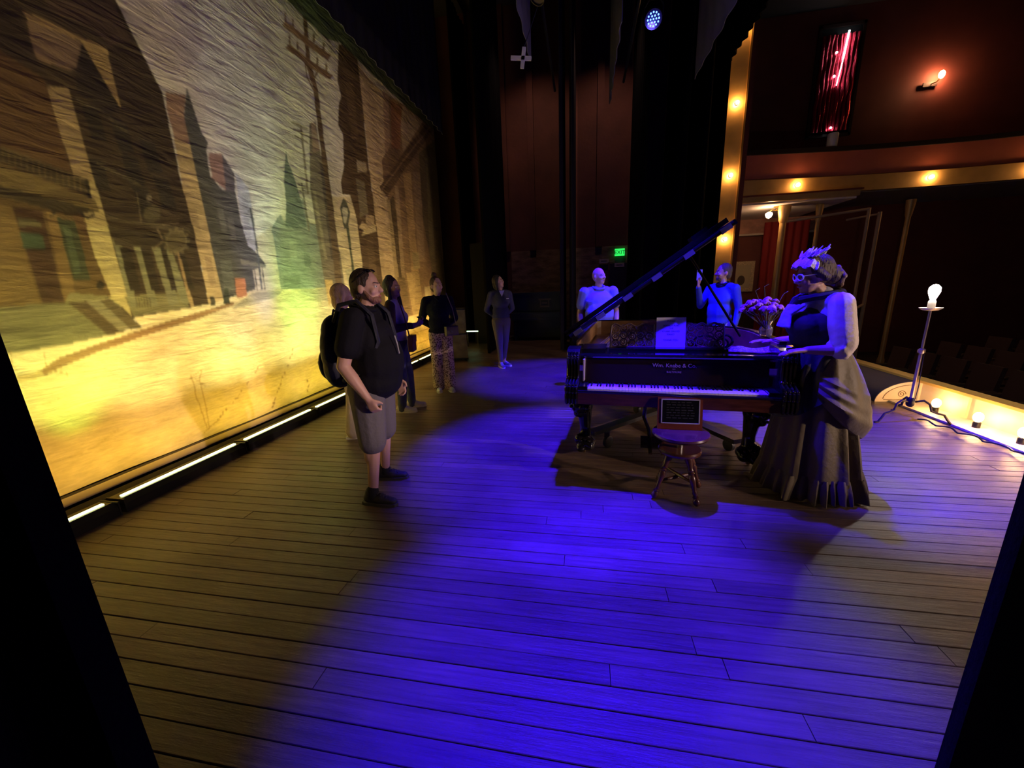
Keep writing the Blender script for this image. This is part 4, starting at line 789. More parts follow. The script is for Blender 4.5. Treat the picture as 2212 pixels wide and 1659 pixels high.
# wall sconce
T = thing('wall_sconce', 'bare-bulb sconce glowing on the dark red upper wall', 'sconce', (9.9, 14.96, 6.86))
MB().lohi((-.3, -.03, -.16), (.05, 0, -.05)).build('back_plate', mat('black_plate', (.02, .01, .01), .5), T, False); MB().tube([(-.1, -.02, -.1), (-.05, -.14, -.1), (0, -.16, -.02)], .015, 6).build('arm', BR_, T); MB().ell((.02, -.17, .06), (.07, .07, .1), n=12).build('bulb', emis('sconce_glow', (1, .45, .2), 170), T)
tag(MB().lathe([(.10, 0), (.115, .02), (.12, .32), (.11, .34), (0, .33)], n=16).build('white_cup', mat('white_plastic', (.75, .7, .68), .5), loc=(6.2, 12.42, 4.68)), 'white cylinder standing on the balcony rail', 'cup')
# theatre seats in the dark
SE = mat('dark_seat_cloth', (.035, .010, .010), .8); SM = mat('seat_arm_metal', (.45, .38, .3), .3, .9)
S0 = thing('auditorium_chair', '', 'seat', (0, 0, 0), 0, 'dark theatre seats in rows below the stage')
MB().box((0, 0, .44), (.46, .48, .08)).build('seat', SE, S0, False); MB().box((.26, 0, .72), (.07, .48, .62), rot=Matrix.Rotation(.15, 3, 'Y')).build('backrest', SE, S0, False)
for sy in (-1, 1):
    MB().box((.05, sy*.265, .62), (.36, .04, .035)).build('armrest', SM, S0, False); MB().box((.12, sy*.265, .31), (.08, .025, .62)).build('leg', BLKMET, S0, False)
k = 0
for i, x_ in enumerate((6.4, 7.35, 8.3, 9.25)):
    for j in range(9):
        yy = 4.6+j*.62+i*.12; lab = '%s seat of the %s row, counted from the near side, in the dark auditorium' % (('first', 'second', 'third', 'fourth', 'fifth', 'sixth', 'seventh', 'eighth', 'ninth')[j], ('front', 'second', 'third', 'last')[i])
        if k == 0: S0.location = (x_, yy, -1.05+i*.08); S0['label'] = lab
        else: dup(S0, (x_, yy, -1.05+i*.08), None, lab)
        k += 1
# ------------------------------------------------------------------ far side stage: exit sign, door, signs, upright piano, crate
T = thing('exit_sign', 'green lit EXIT sign above the dark far door', 'sign', (1.03, 12.53, 2.43)); MB().lohi((-.14, -.03, -.10), (.14, .04, .10)).build('box', emis('exit_green', (.03, .9, .12), 1.1), T, False)
text(None, 'lettering', 'EXIT', .15, mat('dark_letters', (.004, .02, .006), .6), T, (0, -.034, -.052), (PI/2, 0, 0), .002)
dr = struct(MB().lohi((.74, 12.52, 0), (1.62, 12.58, 2.12)).build('door_1', mat('dark_door', (.02, .014, .016), .6), smooth=False), 'dark door in the far wall under the exit sign')
MB().lohi((.70, 12.50, 0), (.75, 12.58, 2.16)).build('door_frame', mat('brown_frame', (.12, .05, .03), .6), dr, False)
for (x_, z_, lab) in ((.58, 2.2, 'small white notice left of the exit sign'), (1.03, 2.07, 'small white notice under the exit sign')):
    t_ = thing('notice', lab, 'sign', (x_, 12.51, z_), 0, 'small notices by the exit'); MB().lohi((-.14, 0, -.06), (.14, .015, .06)).build('card', mat('notice_card', (.5, .42, .38), .7), t_, False); MB().lohi((-.09, -.003, -.01), (.09, .0, .015)).build('print_line', mat('grey_print', (.12, .1, .1), .7), t_, False)
T = thing('upright_piano', 'dark teal upright piano against the far wall', 'upright piano', (-1.32, 11.75, 0)); UP = mat('teal_black_lacquer', (.035, .06, .07), .35)
MB().lohi((-.76, -.10, .06), (.76, .42, 1.32)).build('case', UP, T, False); MB().lohi((-.80, -.13, 1.32), (.80, .45, 1.37)).build('top_lid', UP, T, False)
MB().lohi((-.78, -.42, .66), (.78, -.1, .80)).build('keyboard_lid', UP, T, False); MB().lohi((-.78, -.44, .60), (.78, -.1, .66)).build('key_bed', UP, T, False)
for sx in (-1, 1): MB().lathe([(.05, 0), (.06, .05), (.035, .12), (.05, .3), (.035, .45), (.055, .60)], (sx*.68, -.34, 0), 10).build('leg', UP, T)
MB().lohi((-.70, -.115, .86), (.70, -.10, 1.26)).build('upper_panel', UP, T, False); MB().lohi((-.70, -.115, .12), (.70, -.10, .56)).build('lower_panel', UP, T, False)
mb = MB()
for a, b in (((-.14, .94), (.14, .99)), ((-.14, 1.0), (-.10, 1.16)), ((.10, 1.0), (.14, 1.16)), ((-.18, 1.14), (.18, 1.19)), ((-.08, 1.04), (.08, 1.09))): mb.lohi((a[0]+.18, -.125, a[1]), (b[0]+.18, -.112, b[1]))
mb.build('pale_ornament', mat('faded_gilt', (.30, .28, .22), .5), T, False)
T = thing('road_case', 'scuffed upright case standing behind the woman in patterned trousers', 'case', (-2.82, 8.3, 0), .3); MB().lohi((-.25, -.2, .05), (.25, .2, 1.15)).build('box', mat('scuffed_case', (.12, .10, .06), .7, var=.4, vs=6), T, False)
for z_ in (.06, .6, 1.13): MB().lohi((-.26, -.21, z_-.015), (.26, .21, z_+.015)).build('edge_band', BLKMET, T, False)
for a in ((-.2, -.15), (.2, -.15), (-.2, .15), (.2, .15)): MB().ell((a[0], a[1], .025), .026, n=8, k=5).build('caster', BLKMET, T)
T = thing('floor_tube_light', 'small green-white light strip glowing low between the dark curtains', 'light strip', (-3.0, 10.3, .42)); MB().lohi((-.16, -.015, -.012), (.16, .015, .012)).build('tube', emis('greenish_tube_glow', (.5, 1, .5), 3), T, False)
for sx in (-1, 1): MB().lohi((sx*.14-.01, -.01, -.42), (sx*.14+.01, .01, -.012)).build('stand', BLKMET, T, False)

# ------------------------------------------------------------------ footlights along the stage edge
WP = mat('cream_enamel', (.72, .60, .44), .45, var=.12, vs=5)
T = thing('footlight_trough', 'cream painted footlight trough with gold rail along the stage edge', 'trough', (0, 0, 0))
MB().lohi((3.98, 1.4, .0), (4.04, 11.6, .26)).build('back_board', WP, T, False); MB().lohi((3.95, 1.4, .255), (4.10, 11.6, .285)).build('gold_rail', mat('gold_rail_paint', (.75, .48, .12), .4, .2), T, False)
MB().lohi((3.70, 1.4, .0), (3.98, 11.6, .02)).build('tray', WP, T, False)
for yy in np.arange(1.6, 11.5, .62): MB().lohi((3.955, yy-.03, .02), (3.98, yy+.03, .255)).build('divider', WP, T, False)
FB = emis('footlight_glow', (1, .56, .20), 90)
for i, (x_, yy) in enumerate(((3.84, 4.88), (3.84, 4.40), (3.84, 3.98), (3.84, 3.55), (3.84, 7.3), (3.84, 7.8))):
    t_ = thing('footlight', ['lit footlight bulb nearest the scroll-painted hood', 'middle lit footlight bulb of the open bay', 'lit footlight bulb at the edge of the near black curtain', 'lit footlight bulb behind the near black curtain', 'lit footlight bulb behind the costumed lady', 'far lit footlight bulb behind the costumed lady'][i], 'bulb', (x_, yy, .02), 0, 'footlight bulbs')
    MB().lathe([(.03, 0), (.03, .05), (.022, .06)], n=12).build('socket', BLKMET, t_); MB().ell((0, 0, .105), (.038, .038, .05), n=12, k=8).build('bulb', FB, t_)
HD = mat('navy_hood', (.03, .028, .06), .6)
def hood(y0, y1, label):
    T = thing('footlight_hood', label, 'hood', (0, 0, 0), 0, 'footlight hoods')
    el = [(3.97-.42*math.cos(t), .255*math.sin(t)) for t in np.linspace(0, PI/2, 14)]
    for yy in (y0, y1):
        e = MB().prism(el+[(3.97, 0)], yy-.008, yy+.008, 'y').build('end_panel', WP, T, False)
        s_ = -1
        inn = [(3.93-.30*math.cos(t), .03+.185*math.sin(t), ) for t in np.linspace(0.05, PI/2, 10)]+[(3.93, .03), (3.64, .03)]
        MB().tube([(q[0], yy-.010, q[1]) for q in inn], .004, 5).build('scroll_line', mat('brown_scroll_paint', (.22, .13, .07), .6), e)
        MB().tube([(3.82+.045*(1-t/13)*math.cos(t), yy-.010, .10+.045*(1-t/13)*math.sin(t)) for t in np.linspace(0, 11, 30)], .004, 5).build('scroll_line', MT['brown_scroll_paint'], e)
    rings = [[(q[0], yy, q[1]+.004) for q in el]+[(q[0], yy, q[1]-.002) for q in el[::-1]] for yy in (y0, y1)]
    MB().loft(rings).build('curved_cover', HD, T)
hood(5.35, 6.65, 'navy curved footlight hood with cream scroll-painted end behind the bare bulb'); hood(2.0, 3.35, 'navy curved footlight hood beside the near black curtain'); hood(8.3, 9.6, 'navy curved footlight hood hidden behind the costumed lady')
pts = [(3.50+.22*t+.015*math.sin(t*40), 4.62-1.5*t, .02+.02*abs(math.sin(t*23))) for t in np.linspace(0, 1, 60)]
tag(MB().tube(pts, .008, 6).build('power_cable', mat('black_rubber', (.01, .01, .01), .5)), 'black cable trailing along the footlights from the bare bulb stand', 'cable')
# ------------------------------------------------------------------ ghost light
T = thing('ghost_light', 'bare bright bulb on a slim metal stand near the footlights', 'lamp', (3.40, 4.62, 0)); GS = mat('worn_steel_pole', (.45, .40, .36), .35, .8)
MB().cyl((0, 0, .18), (0, 0, 1.17), .012, n=10).build('pole', GS, T); MB().cyl((0, 0, .18), (0, 0, .75), .016, n=10).build('lower_pole', GS, T)
MB().lathe([(.022, .73), (.03, .74), (.03, .77), (.018, .78)], n=12).build('collar', GS, T); MB().lathe([(.02, .16), (.035, .18), (.035, .24), (.02, .26)], n=12).build('hub', BLKMET, T)
for a in (75, 195, -22):
    c_, s_ = math.cos(R(a)), math.sin(R(a)); MB().tube([(c_*q, s_*q, z_) for q, z_ in ((.02, .21), (.10, .235), (.15, .20), (.17, .13), (.22, .11), (.27, .10), (.30, .05), (.33, .012), (.37, .01))], .011, 7).build('leg', mat('dark_iron', (.04, .03, .028), .5, .5), T)
MB().lathe([(.012, 1.16), (.06, 1.165), (.085, 1.185), (.088, 1.19), (.06, 1.178), (.02, 1.175)], n=20).build('drip_plate', mat('cream_metal', (.6, .55, .48), .4, .5), T)
MB().lathe([(.026, 1.178), (.030, 1.19), (.030, 1.25), (.024, 1.262)], n=14).build('candle_socket', mat('cream_socket', (.6, .52, .44), .5), T)
MB().lathe([(.016, 1.26), (.03, 1.30), (.045, 1.345), (.042, 1.385), (.02, 1.41), (.002, 1.415)], n=14).build('bulb', emis('ghost_bulb_glow', (1, .92, .86), 300), T)
MB().tube([(.012, -.02, .75), (.02, -.03, .4), (.015, -.03, .25)], .004, 5).build('cord', mat('black_cord', (.01, .01, .01), .6), T)
# ------------------------------------------------------------------ grand piano
PO = (.645, 2.94, 0); PR = R(-6.45)
PIANO = thing('grand_piano', 'black old-fashioned grand piano with raised lid and carved legs', 'grand piano', PO, PR)
def PL(u, v, z=0):
    q = Matrix.Rotation(PR, 3, 'Z')@Vector((u, v, z)); return Vector((q.x+PO[0], q.y+PO[1], z))
MB().lohi((-.775, -.02, .64), (.775, .9, .70)).build('key_bed', ROSE, PIANO, False)
mb = MB(); mb.prism([(-.05, .64), (-.02, .64), (-.02, .742), (-.035, .748), (-.05, .735)], -.69, .69, 'x'); mb.build('key_slip', ROSE, PIANO, False)
MB().tube([(-.69, -.042, .738), (.69, -.042, .738)], .012, 8).build('slip_moulding', EBONY, PIANO)
KW = 1.236/52
wk = MB().prism([(-.012, .735), (-.012, .757), (-.008, .761), (.145, .761), (.145, .735)], -KW/2+.0007, KW/2-.0007, 'x').mesh('white_key', IVORY, False)
bk = MB().prism([(.05, .755), (.055, .772), (.145, .773), (.145, .755)], -.0058, .0058, 'x').mesh('black_key', mat('ebony_key', (.008, .008, .008), .3), False)
for k in range(52):
    o = bpy.data.objects.new('white_key', wk); COL.objects.link(o); o.parent = PIANO; o.location = (-.618+KW*(k+.5), 0, random.uniform(-.0006, .0006))
    if k < 51 and (k % 7) in (0, 2, 3, 5, 6):
        b_ = bpy.data.objects.new('black_key', bk); COL.objects.link(b_); b_.parent = PIANO; b_.location = (-.618+KW*(k+1), 0, 0)
for sg in (-1, 1): MB().lohi((sg*.62, -.02, .70), (sg*.685, .15, .775)).build('key_block', EBONY, PIANO, False)
fb = MB().prism([(.148, .775), (.175, .775), (.205, .975), (.178, .975)], -.66, .66, 'x').build('fallboard', mat('fallboard_lacquer', (.016, .008, .007), .18, coat=.3), PIANO, False)
MB().lohi((-.665, .10, .79), (-.655, .18, .965)).build('fallboard_edge', mat('pale_edge', (.5, .42, .34), .5), PIANO, False); MB().tube([(-.66, .16, .785), (.66, .16, .785)], .008, 8).build('felt_strip', mat('dark_red_felt', (.06, .006, .01), .9), PIANO)
DEC = mat('worn_gilt_lettering', (.34, .22, .15), .5, .3)
tilt = R(81.5)
text(None, 'maker_lettering', 'Wm. Knabe & Co.', .042, DEC, fb, (.02, .158, .905), (tilt, 0, 0), .0004); text(None, 'maker_lettering', 'BALTIMORE', .020, DEC, fb, (.02, .153, .862), (tilt, 0, 0), .0004); text(None, 'maker_lettering', 'PAT.', .012, DEC, fb, (.02, .155, .887), (tilt, 0, 0), .0004)
MB().tube([(-.69, .165, .983), (.69, .165, .983)], .016, 8).build('top_moulding', EBONY, PIANO)
MB().lohi((-.70, .16, .98), (.70, .52, 1.0)).build('top_board', EBONY, PIANO, False)
# carved end arms with reeding
AP = [(-.045, .640), (-.060, .66), (-.060, .70), (-.050, .725), (-.062, .745), (-.058, .775), (-.02, .80), (.02, .815), (.05, .845), (.058, .90), (.06, .96), (.05, .985), (.062, 1.005), (.075, 1.03), (.10, 1.05), (.16, 1.06)]
for sg in (-1, 1):
    a = MB().prism(AP+[(.32, 1.06), (.32, .64)], sg*.688, sg*.79, 'x').build('arm', EBONY, PIANO, False)
    for k in range(4):
        u_ = sg*(.702+.0247*k); MB().tube([(u_, p[0]-.004, p[1]) for p in AP[:-2]], [.0105]*14, 6).build('reed', EBONY, a)
    for z_, y_ in ((.735, -.062), (.79, -.048), (.835, .03), (.985, .045), (1.0, .052)):
        for k in range(4): MB().ell((sg*(.702+.0247*k), y_, z_), .0125, n=8, k=5).build('bead', EBONY, a)
# case rim
OUT = [(.79, .30), (.79, .95)]+[(.79-.30*(1-math.cos(t))-.0*t, .95+.55*math.sin(t)) for t in np.linspace(.25, PI/2, 7)]+[(.40, 1.66), (.30, 1.86), (.22, 2.08), (.10, 2.25), (-.10, 2.34), (-.40, 2.36), (-.70, 2.34), (-.79, 2.24), (-.79, .30)]
def inset(pts, d):
    r = []; n = len(pts)
    for i, p in enumerate(pts):
        a = Vector(pts[max(i-1, 0)]); b = Vector(pts[min(i+1, n-1)]); t = (b-a).normalized(); r.append((p[0]-t.y*d, p[1]+t.x*d))
    return r
INN = inset(OUT, .045)
mb = MB(); rings = [[(a[0], a[1], .68), (a[0], a[1], 1.085), (b[0], b[1], 1.085), (b[0], b[1], .68)] for a, b in zip(OUT, INN)]; mb.loft(rings); rim = mb.build('rim', EBONY, PIANO)
INL = mat('inner_rim_wood', (.30, .155, .065), .4, var=.3, vs=8)
mb = MB(); I2 = inset(OUT, .047); I3 = inset(OUT, .06); mb.loft([[(a[0], a[1], .9), (a[0], a[1], 1.07), (b[0], b[1], 1.07), (b[0], b[1], .9)] for a, b in zip(I2, I3)]); mb.build('inner_rim', INL, PIANO)
MB().prism(I2, .88, .90).build('soundboard', INL, PIANO, False)
mb = MB(); 
for t in np.linspace(-.6, .5, 7): mb.tube([(t, .62, .955), (t*.55-.15, 2.0-.5*max(0, t), .955)], .016, 6)
mb.lohi((-.70, .56, .93), (.70, .70, .96)); mb.build('iron_frame', mat('bronze_frame', (.28, .17, .06), .4, .6), PIANO)
mb = MB()
for t in np.linspace(-.62, .6, 44): mb.tube([(t, .70, .972), (t*.6-.12, 1.95-.55*max(0, t), .972)], .0016, 4)
st_ = mb.build('strings', CHROME, PIANO); st_['kind'] = 'stuff'
# lid
LA = R(34.7); LT = Matrix.Translation((-.80, 0, 1.105))@Matrix.Rotation(-LA, 4, 'Y')
lid_out = [(0, .25), (1.44, .25), (1.44, 1.0), (1.36, 1.3), (1.16, 1.55), (1.02, 1.85), (.88, 2.2), (.68, 2.36), (.1, 2.38), (0, 2.26)]
mb = MB(); mb.T = LT; mb.prism(lid_out, 0, .036); LID = mb.build('lid', EBONY, PIANO, False)
mb = MB(); mb.T = LT; mb.prism([(.0, .252), (1.40, .252), (1.40, .76), (0, .76)], .042, .078); mb.build('folded_front_lid', EBONY, PIANO, False)
mb = MB(); mb.T = LT; mb.tube([(.02, .25, .018), (1.42, .25, .018)], .018, 8); mb.build('lid_moulding', EBONY, LID)
for w_ in (.10, .32, .57, .82, 1.08, 1.36):
    mb = MB(); mb.T = LT; mb.lohi((w_-.038, .228, -.006), (w_+.038, .249, .030)); mb.build('hinge', mat('nickel_hinge', (.42, .40, .42), .35, .8), LID, False)
mb = MB(); mb.T = LT; mb.lohi((1.16, .30, .078), (1.28, .5, .11)); mb.build('lid_stop', EBONY, LID, False)
MB().cyl((.555, .6, 1.085), (.135, .6, 1.735), .010, n=10).build('prop_stick', EBONY, PIANO)
# music desk with fretwork
MB().lohi((-.48, .335, 1.0), (.50, .42, 1.018)).build('desk_shelf', EBONY, PIANO, False)
for sg in (-1,): MB().lohi((-.70, .22, 1.0), (-.50, .5, 1.035)).build('desk_end_block', EBONY, PIANO, False)
FW = mat('fretwork_wood', (.16, .10, .09), .25, coat=.4)
DT = Matrix.Translation((0, .40, 1.018))@Matrix.Rotation(R(-22), 4, 'X')
for nm, u0, u1 in (('fretwork_panel', -.465, -.125), ('fretwork_panel', .125, .40)):
    mb = MB(); mb.T = DT; n = int((u1-u0)/.062); sp = (u1-u0)/n
    for k in range(n):
        for j in range(3):
            c = (u0+sp*(k+.5), 0, .035+.062*j+(.012 if k % 2 else 0))
            mb.tube([(c[0]+.030*math.cos(t), 0, c[2]+.030*math.sin(t)) for t in np.linspace(0, 2*PI, 13)], .0052, 5)
            mb.tube([(c[0]+.02*(1-t/9)*math.cos(t+k), 0, c[2]+.02*(1-t/9)*math.sin(t+k)) for t in np.linspace(0, 8, 12)], .0042, 5)
    top = [(u0+(u1-u0)*t, 0, .195+.012*math.sin(t*PI*6)) for t in np.linspace(0, 1, 24)]
    mb.tube(top, .008, 6); mb.tube([(u0, 0, 0), (u0-.008, 0, .1), (u0, 0, .195)], .008, 6); mb.tube([(u1, 0, 0), (u1, 0, .195)], .008, 6); mb.tube([(u0, 0, .004), (u1, 0, .004)], .008, 6)
    mb.build(nm, FW, PIANO)
# carved legs
def pleg(u, v, sg, nm='leg'):
    mb = MB()
    mb.box((u, v, .60), (.21, .20, .08)); mb.cap((u, v, .56), .095, (u, v, .47), .085, flat=((0, 1, 0), .9)); mb.ell((u+sg*.03, v-.03, .47), (.095, .085, .07)); mb.ell((u+sg*.055, v-.04, .40), (.04, .05, .035))
    mb.cap((u, v, .45), .075, (u-sg*.012, v, .26), .05); mb.cap((u-sg*.012, v, .26), .05, (u-sg*.012, v-.01, .15), .06)
    mb.ell((u-sg*.02, v-.03, .12), (.095, .10, .055)); mb.ell((u+sg*.04, v-.06, .155), (.045, .05, .05)); mb.ell((u-sg*.055, v-.07, .10), (.05, .06, .045)); mb.ell((u+sg*.02, v-.10, .085), (.045, .05, .04)); mb.cap((u, v, .10), .05, (u, v, .055), .04)
    o = mb.blob(nm, EBONY, PIANO, .011, 2)
    mb = MB()
    for k in range(16):
        a_ = k*2.4; mb.ell((u+sg*.03+.085*math.cos(a_)*math.sin(k*.2+.6), v-.085-.02*math.sin(a_), .47+.06*math.sin(a_)*math.cos(k)), .013+.004*(k % 3), n=8, k=5)
    for k in range(8): mb.ell((u-sg*.02+.05*math.cos(k*.8), v-.105, .13+.04*math.sin(k*.8)), .014, n=8, k=5)
    c_ = mb.build('leg_carving', EBONY, o); c_['kind'] = 'stuff'
    MB().lathe([(.028, -.012), (.03, 0), (.028, .012)], (u, v, .031), 12, (1, 0, 0)).build('caster', mat('old_brass', (.25, .17, .07), .4, .8), o)
pleg(-.695, .48, -1); pleg(.685, .50, 1); pleg(-.25, 2.05, 1)
# lyre
mb = MB()
for sg in (-1, 1): mb.tube([(-.06+sg*.05, .50, .64), (-.06+sg*.10, .5, .5), (-.06+sg*.11, .5, .38), (-.06+sg*.06, .5, .25), (-.06+sg*.05, .5, .16)], .016, 8)
mb.box((-.06, .5, .14), (.26, .14, .06)); ly = mb.build('pedal_lyre', EBONY, PIANO)
for sg in (-1, 1): MB().box((-.06+sg*.05, .39, .10), (.03, .12, .012)).build('pedal', MT['old_brass'], ly, False)
# ------------------------------------------------------------------ piano truck
T = thing('piano_dolly', 'low three-armed black piano truck with casters under the piano', 'dolly', PO, PR); DK = mat('scuffed_black_steel', (.05, .045, .042), .35, .6)
HUB = Vector((.06, 1.45, .17))
for (u, v) in ((-.64, .56), (.62, .60), (-.22, 1.92)):
    e = Vector((u, v, .165)); d = (e-HUB).normalized(); s_ = Vector((-d.y, d.x, 0)); up = Vector((0, 0, 1)); c = [HUB, e]
    mb = MB(); mb.loft([[p+s_*.045-up*.02, p+s_*.045+up*.02, p-s_*.045+up*.02, p-s_*.045-up*.02] for p in c]); ar = mb.build('arm', DK, T, False)
    p = e-d*.16; q = s_*.0
    MB().lathe([(.045, -.02), (.058, -.016), (.06, 0), (.058, .016), (.045, .02)], (p.x+s_.x*.075, p.y+s_.y*.075, .0605), 16, s_).build('caster_wheel', mat('rubber_wheel', (.015, .015, .015), .5), T)
    MB().box((p.x+s_.x*.06, p.y+s_.y*.06, .13), (.05, .05, .05)).build('caster_fork', DK, T, False)
MB().lathe([(.0, .14), (.11, .14), (.11, .195), (0, .195)], (HUB.x, HUB.y, 0), 14).build('hub', DK, T)
# ------------------------------------------------------------------ paper sign, sheet, headset, vase on the piano
T = thing('paper_notice', 'white printed paper notice propped on the piano music shelf', 'notice', PL(.005, .405, 1.019), PR); T.rotation_euler = (R(-9), 0, PR)
MB().lohi((-.112, 0, 0), (.112, .0012, .245)).build('sheet', mat('white_paper', (.86, .84, .84), .7), T, False); INK = mat('black_ink', (.02, .02, .03), .7)
for s_, z_, h_ in (('PLEASE', .208, .020), ('DO NOT PLAY', .172, .019), ('THE', .150, .019), ('KNABE GRAND', .126, .019), ('PIANO', .102, .019), ('THANK YOU', .055, .020)): text(None, 'print_line', s_, h_, INK, T, (0, -.0012, z_), (PI/2, 0, 0), .0003)
T = thing('speckled_sheet', 'pale speckled sheet lying on the piano under the lady hands', 'sheet', PL(.60, .36, 1.004), PR)
n = 26; rings = []
for i in range(n+1):
    t = i/n; wv = .012*math.sin(t*9)+.01
    rings.append([(-.19+.40*t, -.075+.02*t-.04*math.sin(t*PI), wv*.4+.001), (-.19+.40*t, -.075+.15*min(1, t*3+.1), wv+.012), (-.19+.40*t, -.075+.15*min(1, t*3+.1)+.001, wv+.010), (-.19+.40*t, -.074+.02*t-.04*math.sin(t*PI), wv*.4)])
sp = bpy.data.materials.new('speckled_lace'); sp.use_nodes = True; nt = sp.node_tree; b = nt.nodes['Principled BSDF']; vo = nt.nodes.new('ShaderNodeTexVoronoi'); vo.inputs['Scale'].default_value = 70; tc = nt.nodes.new('ShaderNodeTexCoord'); nt.links.new(tc.outputs['Object'], vo.inputs[0]); rp = nt.nodes.new('ShaderNodeValToRGB'); rp.color_ramp.elements[0].position = .32; rp.color_ramp.elements[0].color = (.75, .66, .48, 1); rp.color_ramp.elements[1].position = .5; rp.color_ramp.elements[1].color = (.16, .12, .08, 1); nt.links.new(vo.outputs['Distance'], rp.inputs[0]); nt.links.new(rp.outputs[0], b.inputs['Base Color'])
MB().loft(rings).build('sheet', sp, T); MB().tube([(-.19+.40*t, -.075+.02*t-.04*math.sin(t*PI), .006) for t in np.linspace(0, 1, 16)], .003, 5).build('gilt_edge', mat('gilt_edge', (.7, .5, .2), .35, .6), T)
T = thing('headset', 'black looped headset lying on the piano in front of the man in blue', 'headset', PL(.36, .46, 1.004), PR); HB = mat('black_plastic', (.012, .012, .014), .3)
MB().tube([(-.10+.09*math.cos(t), .02*math.sin(2*t), .055+.05*math.sin(t)) for t in np.linspace(-.5, PI+.5, 16)], .008, 6).build('headband', HB, T)
for c in ((-.17, 0, .03), (-.03, .01, .03)): MB().lathe([(.018, -.012), (.034, -.01), (.036, .01), (.02, .016)], c, 14, (1, .3, 0)).build('ear_cup', HB, T)
MB().tube([(.06+.055*math.cos(t), .02+.02*math.sin(t*1.5), .055+.05*math.sin(t)) for t in np.linspace(0, 2*PI, 18)], .010, 6).build('cable_loop', HB, T); MB().tube([(.03+.045*math.cos(t), -.02, .045+.04*math.sin(t)) for t in np.linspace(0, 2*PI, 14)], .008, 6).build('cable_loop', HB, T); MB().lohi((-.22, -.06, 0), (.10, -.02, .008)).build('pad', mat('grey_pad', (.2, .2, .22), .5), T, False)
T = thing('flower_vase', 'glass vase of faded pink roses standing at the right of the piano', 'flowers', PL(.745, .64, 1.0855), PR)
MB().lathe([(.04, 0), (.045, .01), (.05, .05), (.03, .09), (.042, .12), (.038, .12), (.026, .09), (.044, .05), (.038, .012)], n=18).build('vase', mat('clear_glass', (.75, .72, .7), .05, trans=.9), T)
RO = [mat('faded_rose', (.50, .19, .16), .7), mat('pale_rose', (.58, .30, .24), .7), mat('dusty_rose', (.40, .15, .13), .7)]; LF = mat('dry_leaf', (.10, .09, .04), .7)
for k in range(26):
    a_ = k*2.39996; rr = .165*math.sqrt((k+.5)/26); q = Vector((rr*math.cos(a_)*1.05-.04, rr*math.sin(a_)*.7, .20+.09*(1-(rr/.165)**2)+random.uniform(-.02, .02)))
    mb = MB(); nrm = (q-Vector((-.02, 0, .06))).normalized(); sz = random.uniform(.020, .029); Q = Vector((0, 0, 1)).rotation_difference(nrm).to_matrix()
    mb.ell(q, (sz*.6, sz*.6, sz*.75), Q, 8, 5)
    for j in range(5):
        for lay, (rd, hh) in enumerate(((.55, .2), (.95, -.1))):
            aa = 2*PI*(j+.5*lay)/5; mb.ell(q+Q@Vector((math.cos(aa)*sz*rd, math.sin(aa)*sz*rd, sz*hh)), (sz*.5, sz*.5, sz*.28), Q@Matrix.Rotation(aa, 3, 'Z')@Matrix.Rotation(.7, 3, 'Y'), 7, 4)
    f_ = mb.build('rose', RO[k % 3], T); MB().tube([(0, 0, .05), (q.x*.4, q.y*.4, .12), tuple(q)], .0025, 4).build('stem', LF, f_)
for k in range(14):
    a_ = k*1.7; mb = MB(); d = Vector((math.cos(a_), .7*math.sin(a_), .3)); p = Vector((-.02, 0, .14))+d*.07; e = p+d*random.uniform(.06, .11)+Vector((0, 0, random.uniform(0, .12 if k % 4 == 0 else .03))); s_ = Vector((-d.y, d.x, 0))*.018
    mm = (p+e)/2; mb.loft([[p, p+Vector((0, 0, .002)), p+Vector((0, 0, .001))], [mm+s_, mm+Vector((0, 0, .006)), mm-s_], [e, e+Vector((0, 0, .002)), e+Vector((0, 0, .001))]]); mb.build('leaf', LF, T)
for k, (dx, dz) in enumerate(((-.10, .36), (-.04, .39), (.1, .33))): MB().tube([(0, 0, .1), (dx*.6, 0, .25), (dx, .02, dz), (dx+.03, .02, dz+.02)], .003, 5).build('twig', LF, T)
# ------------------------------------------------------------------ stool with plaque
T = thing('piano_stool', 'dark round swivel piano stool with four turned legs', 'stool', (.69, 2.80, 0), .5); SW = mat('dark_stool_wood', (.10, .035, .02), .25, var=.3, vs=10, coat=.2)
MB().lathe([(.0, .455), (.16, .455), (.185, .465), (.195, .48), (.19, .493), (.17, .498), (0, .498)], n=32).build('seat', SW, T); MB().cyl((0, 0, .37), (0, 0, .46), .022).build('screw', CHROME, T)
MB().lathe([(0, .335), (.12, .335), (.145, .345), (.148, .36), (.14, .372), (0, .374)], n=28).build('lower_disc', SW, T)
prof = [(.012, 0), (.022, .012), (.026, .03), (.016, .05), (.022, .06), (.014, .07), (.020, .085), (.015, .10), (.020, .15), (.025, .19), (.016, .21), (.024, .22), (.016, .23), (.022, .24), (.018, .26), (.028, .31), (.026, .34)]
for k in range(4):
    a_ = k*PI/2; top = Vector((.085*math.cos(a_), .085*math.sin(a_), .345)); bot = Vector((.205*math.cos(a_), .205*math.sin(a_), .01)); d = (top-bot); L_ = d.length; d.normalize()
    MB().lathe([(r_, z_/.345*L_) for r_, z_ in prof], bot, 14, d).build('leg', SW, T)
for k in range(2):
    a_ = k*PI/2; c_ = Vector((.155*math.cos(a_), .155*math.sin(a_), .14+.02*k)); MB().tube([c_, c_*.5+Vector((0, 0, .07+.01*k)), (0, 0, .14+.02*k), -c_*.5+Vector((0, 0, .21+.03*k)), (-c_.x, -c_.y, c_.z)], [.008, .012, .015, .012, .008], 8).build('stretcher', SW, T)
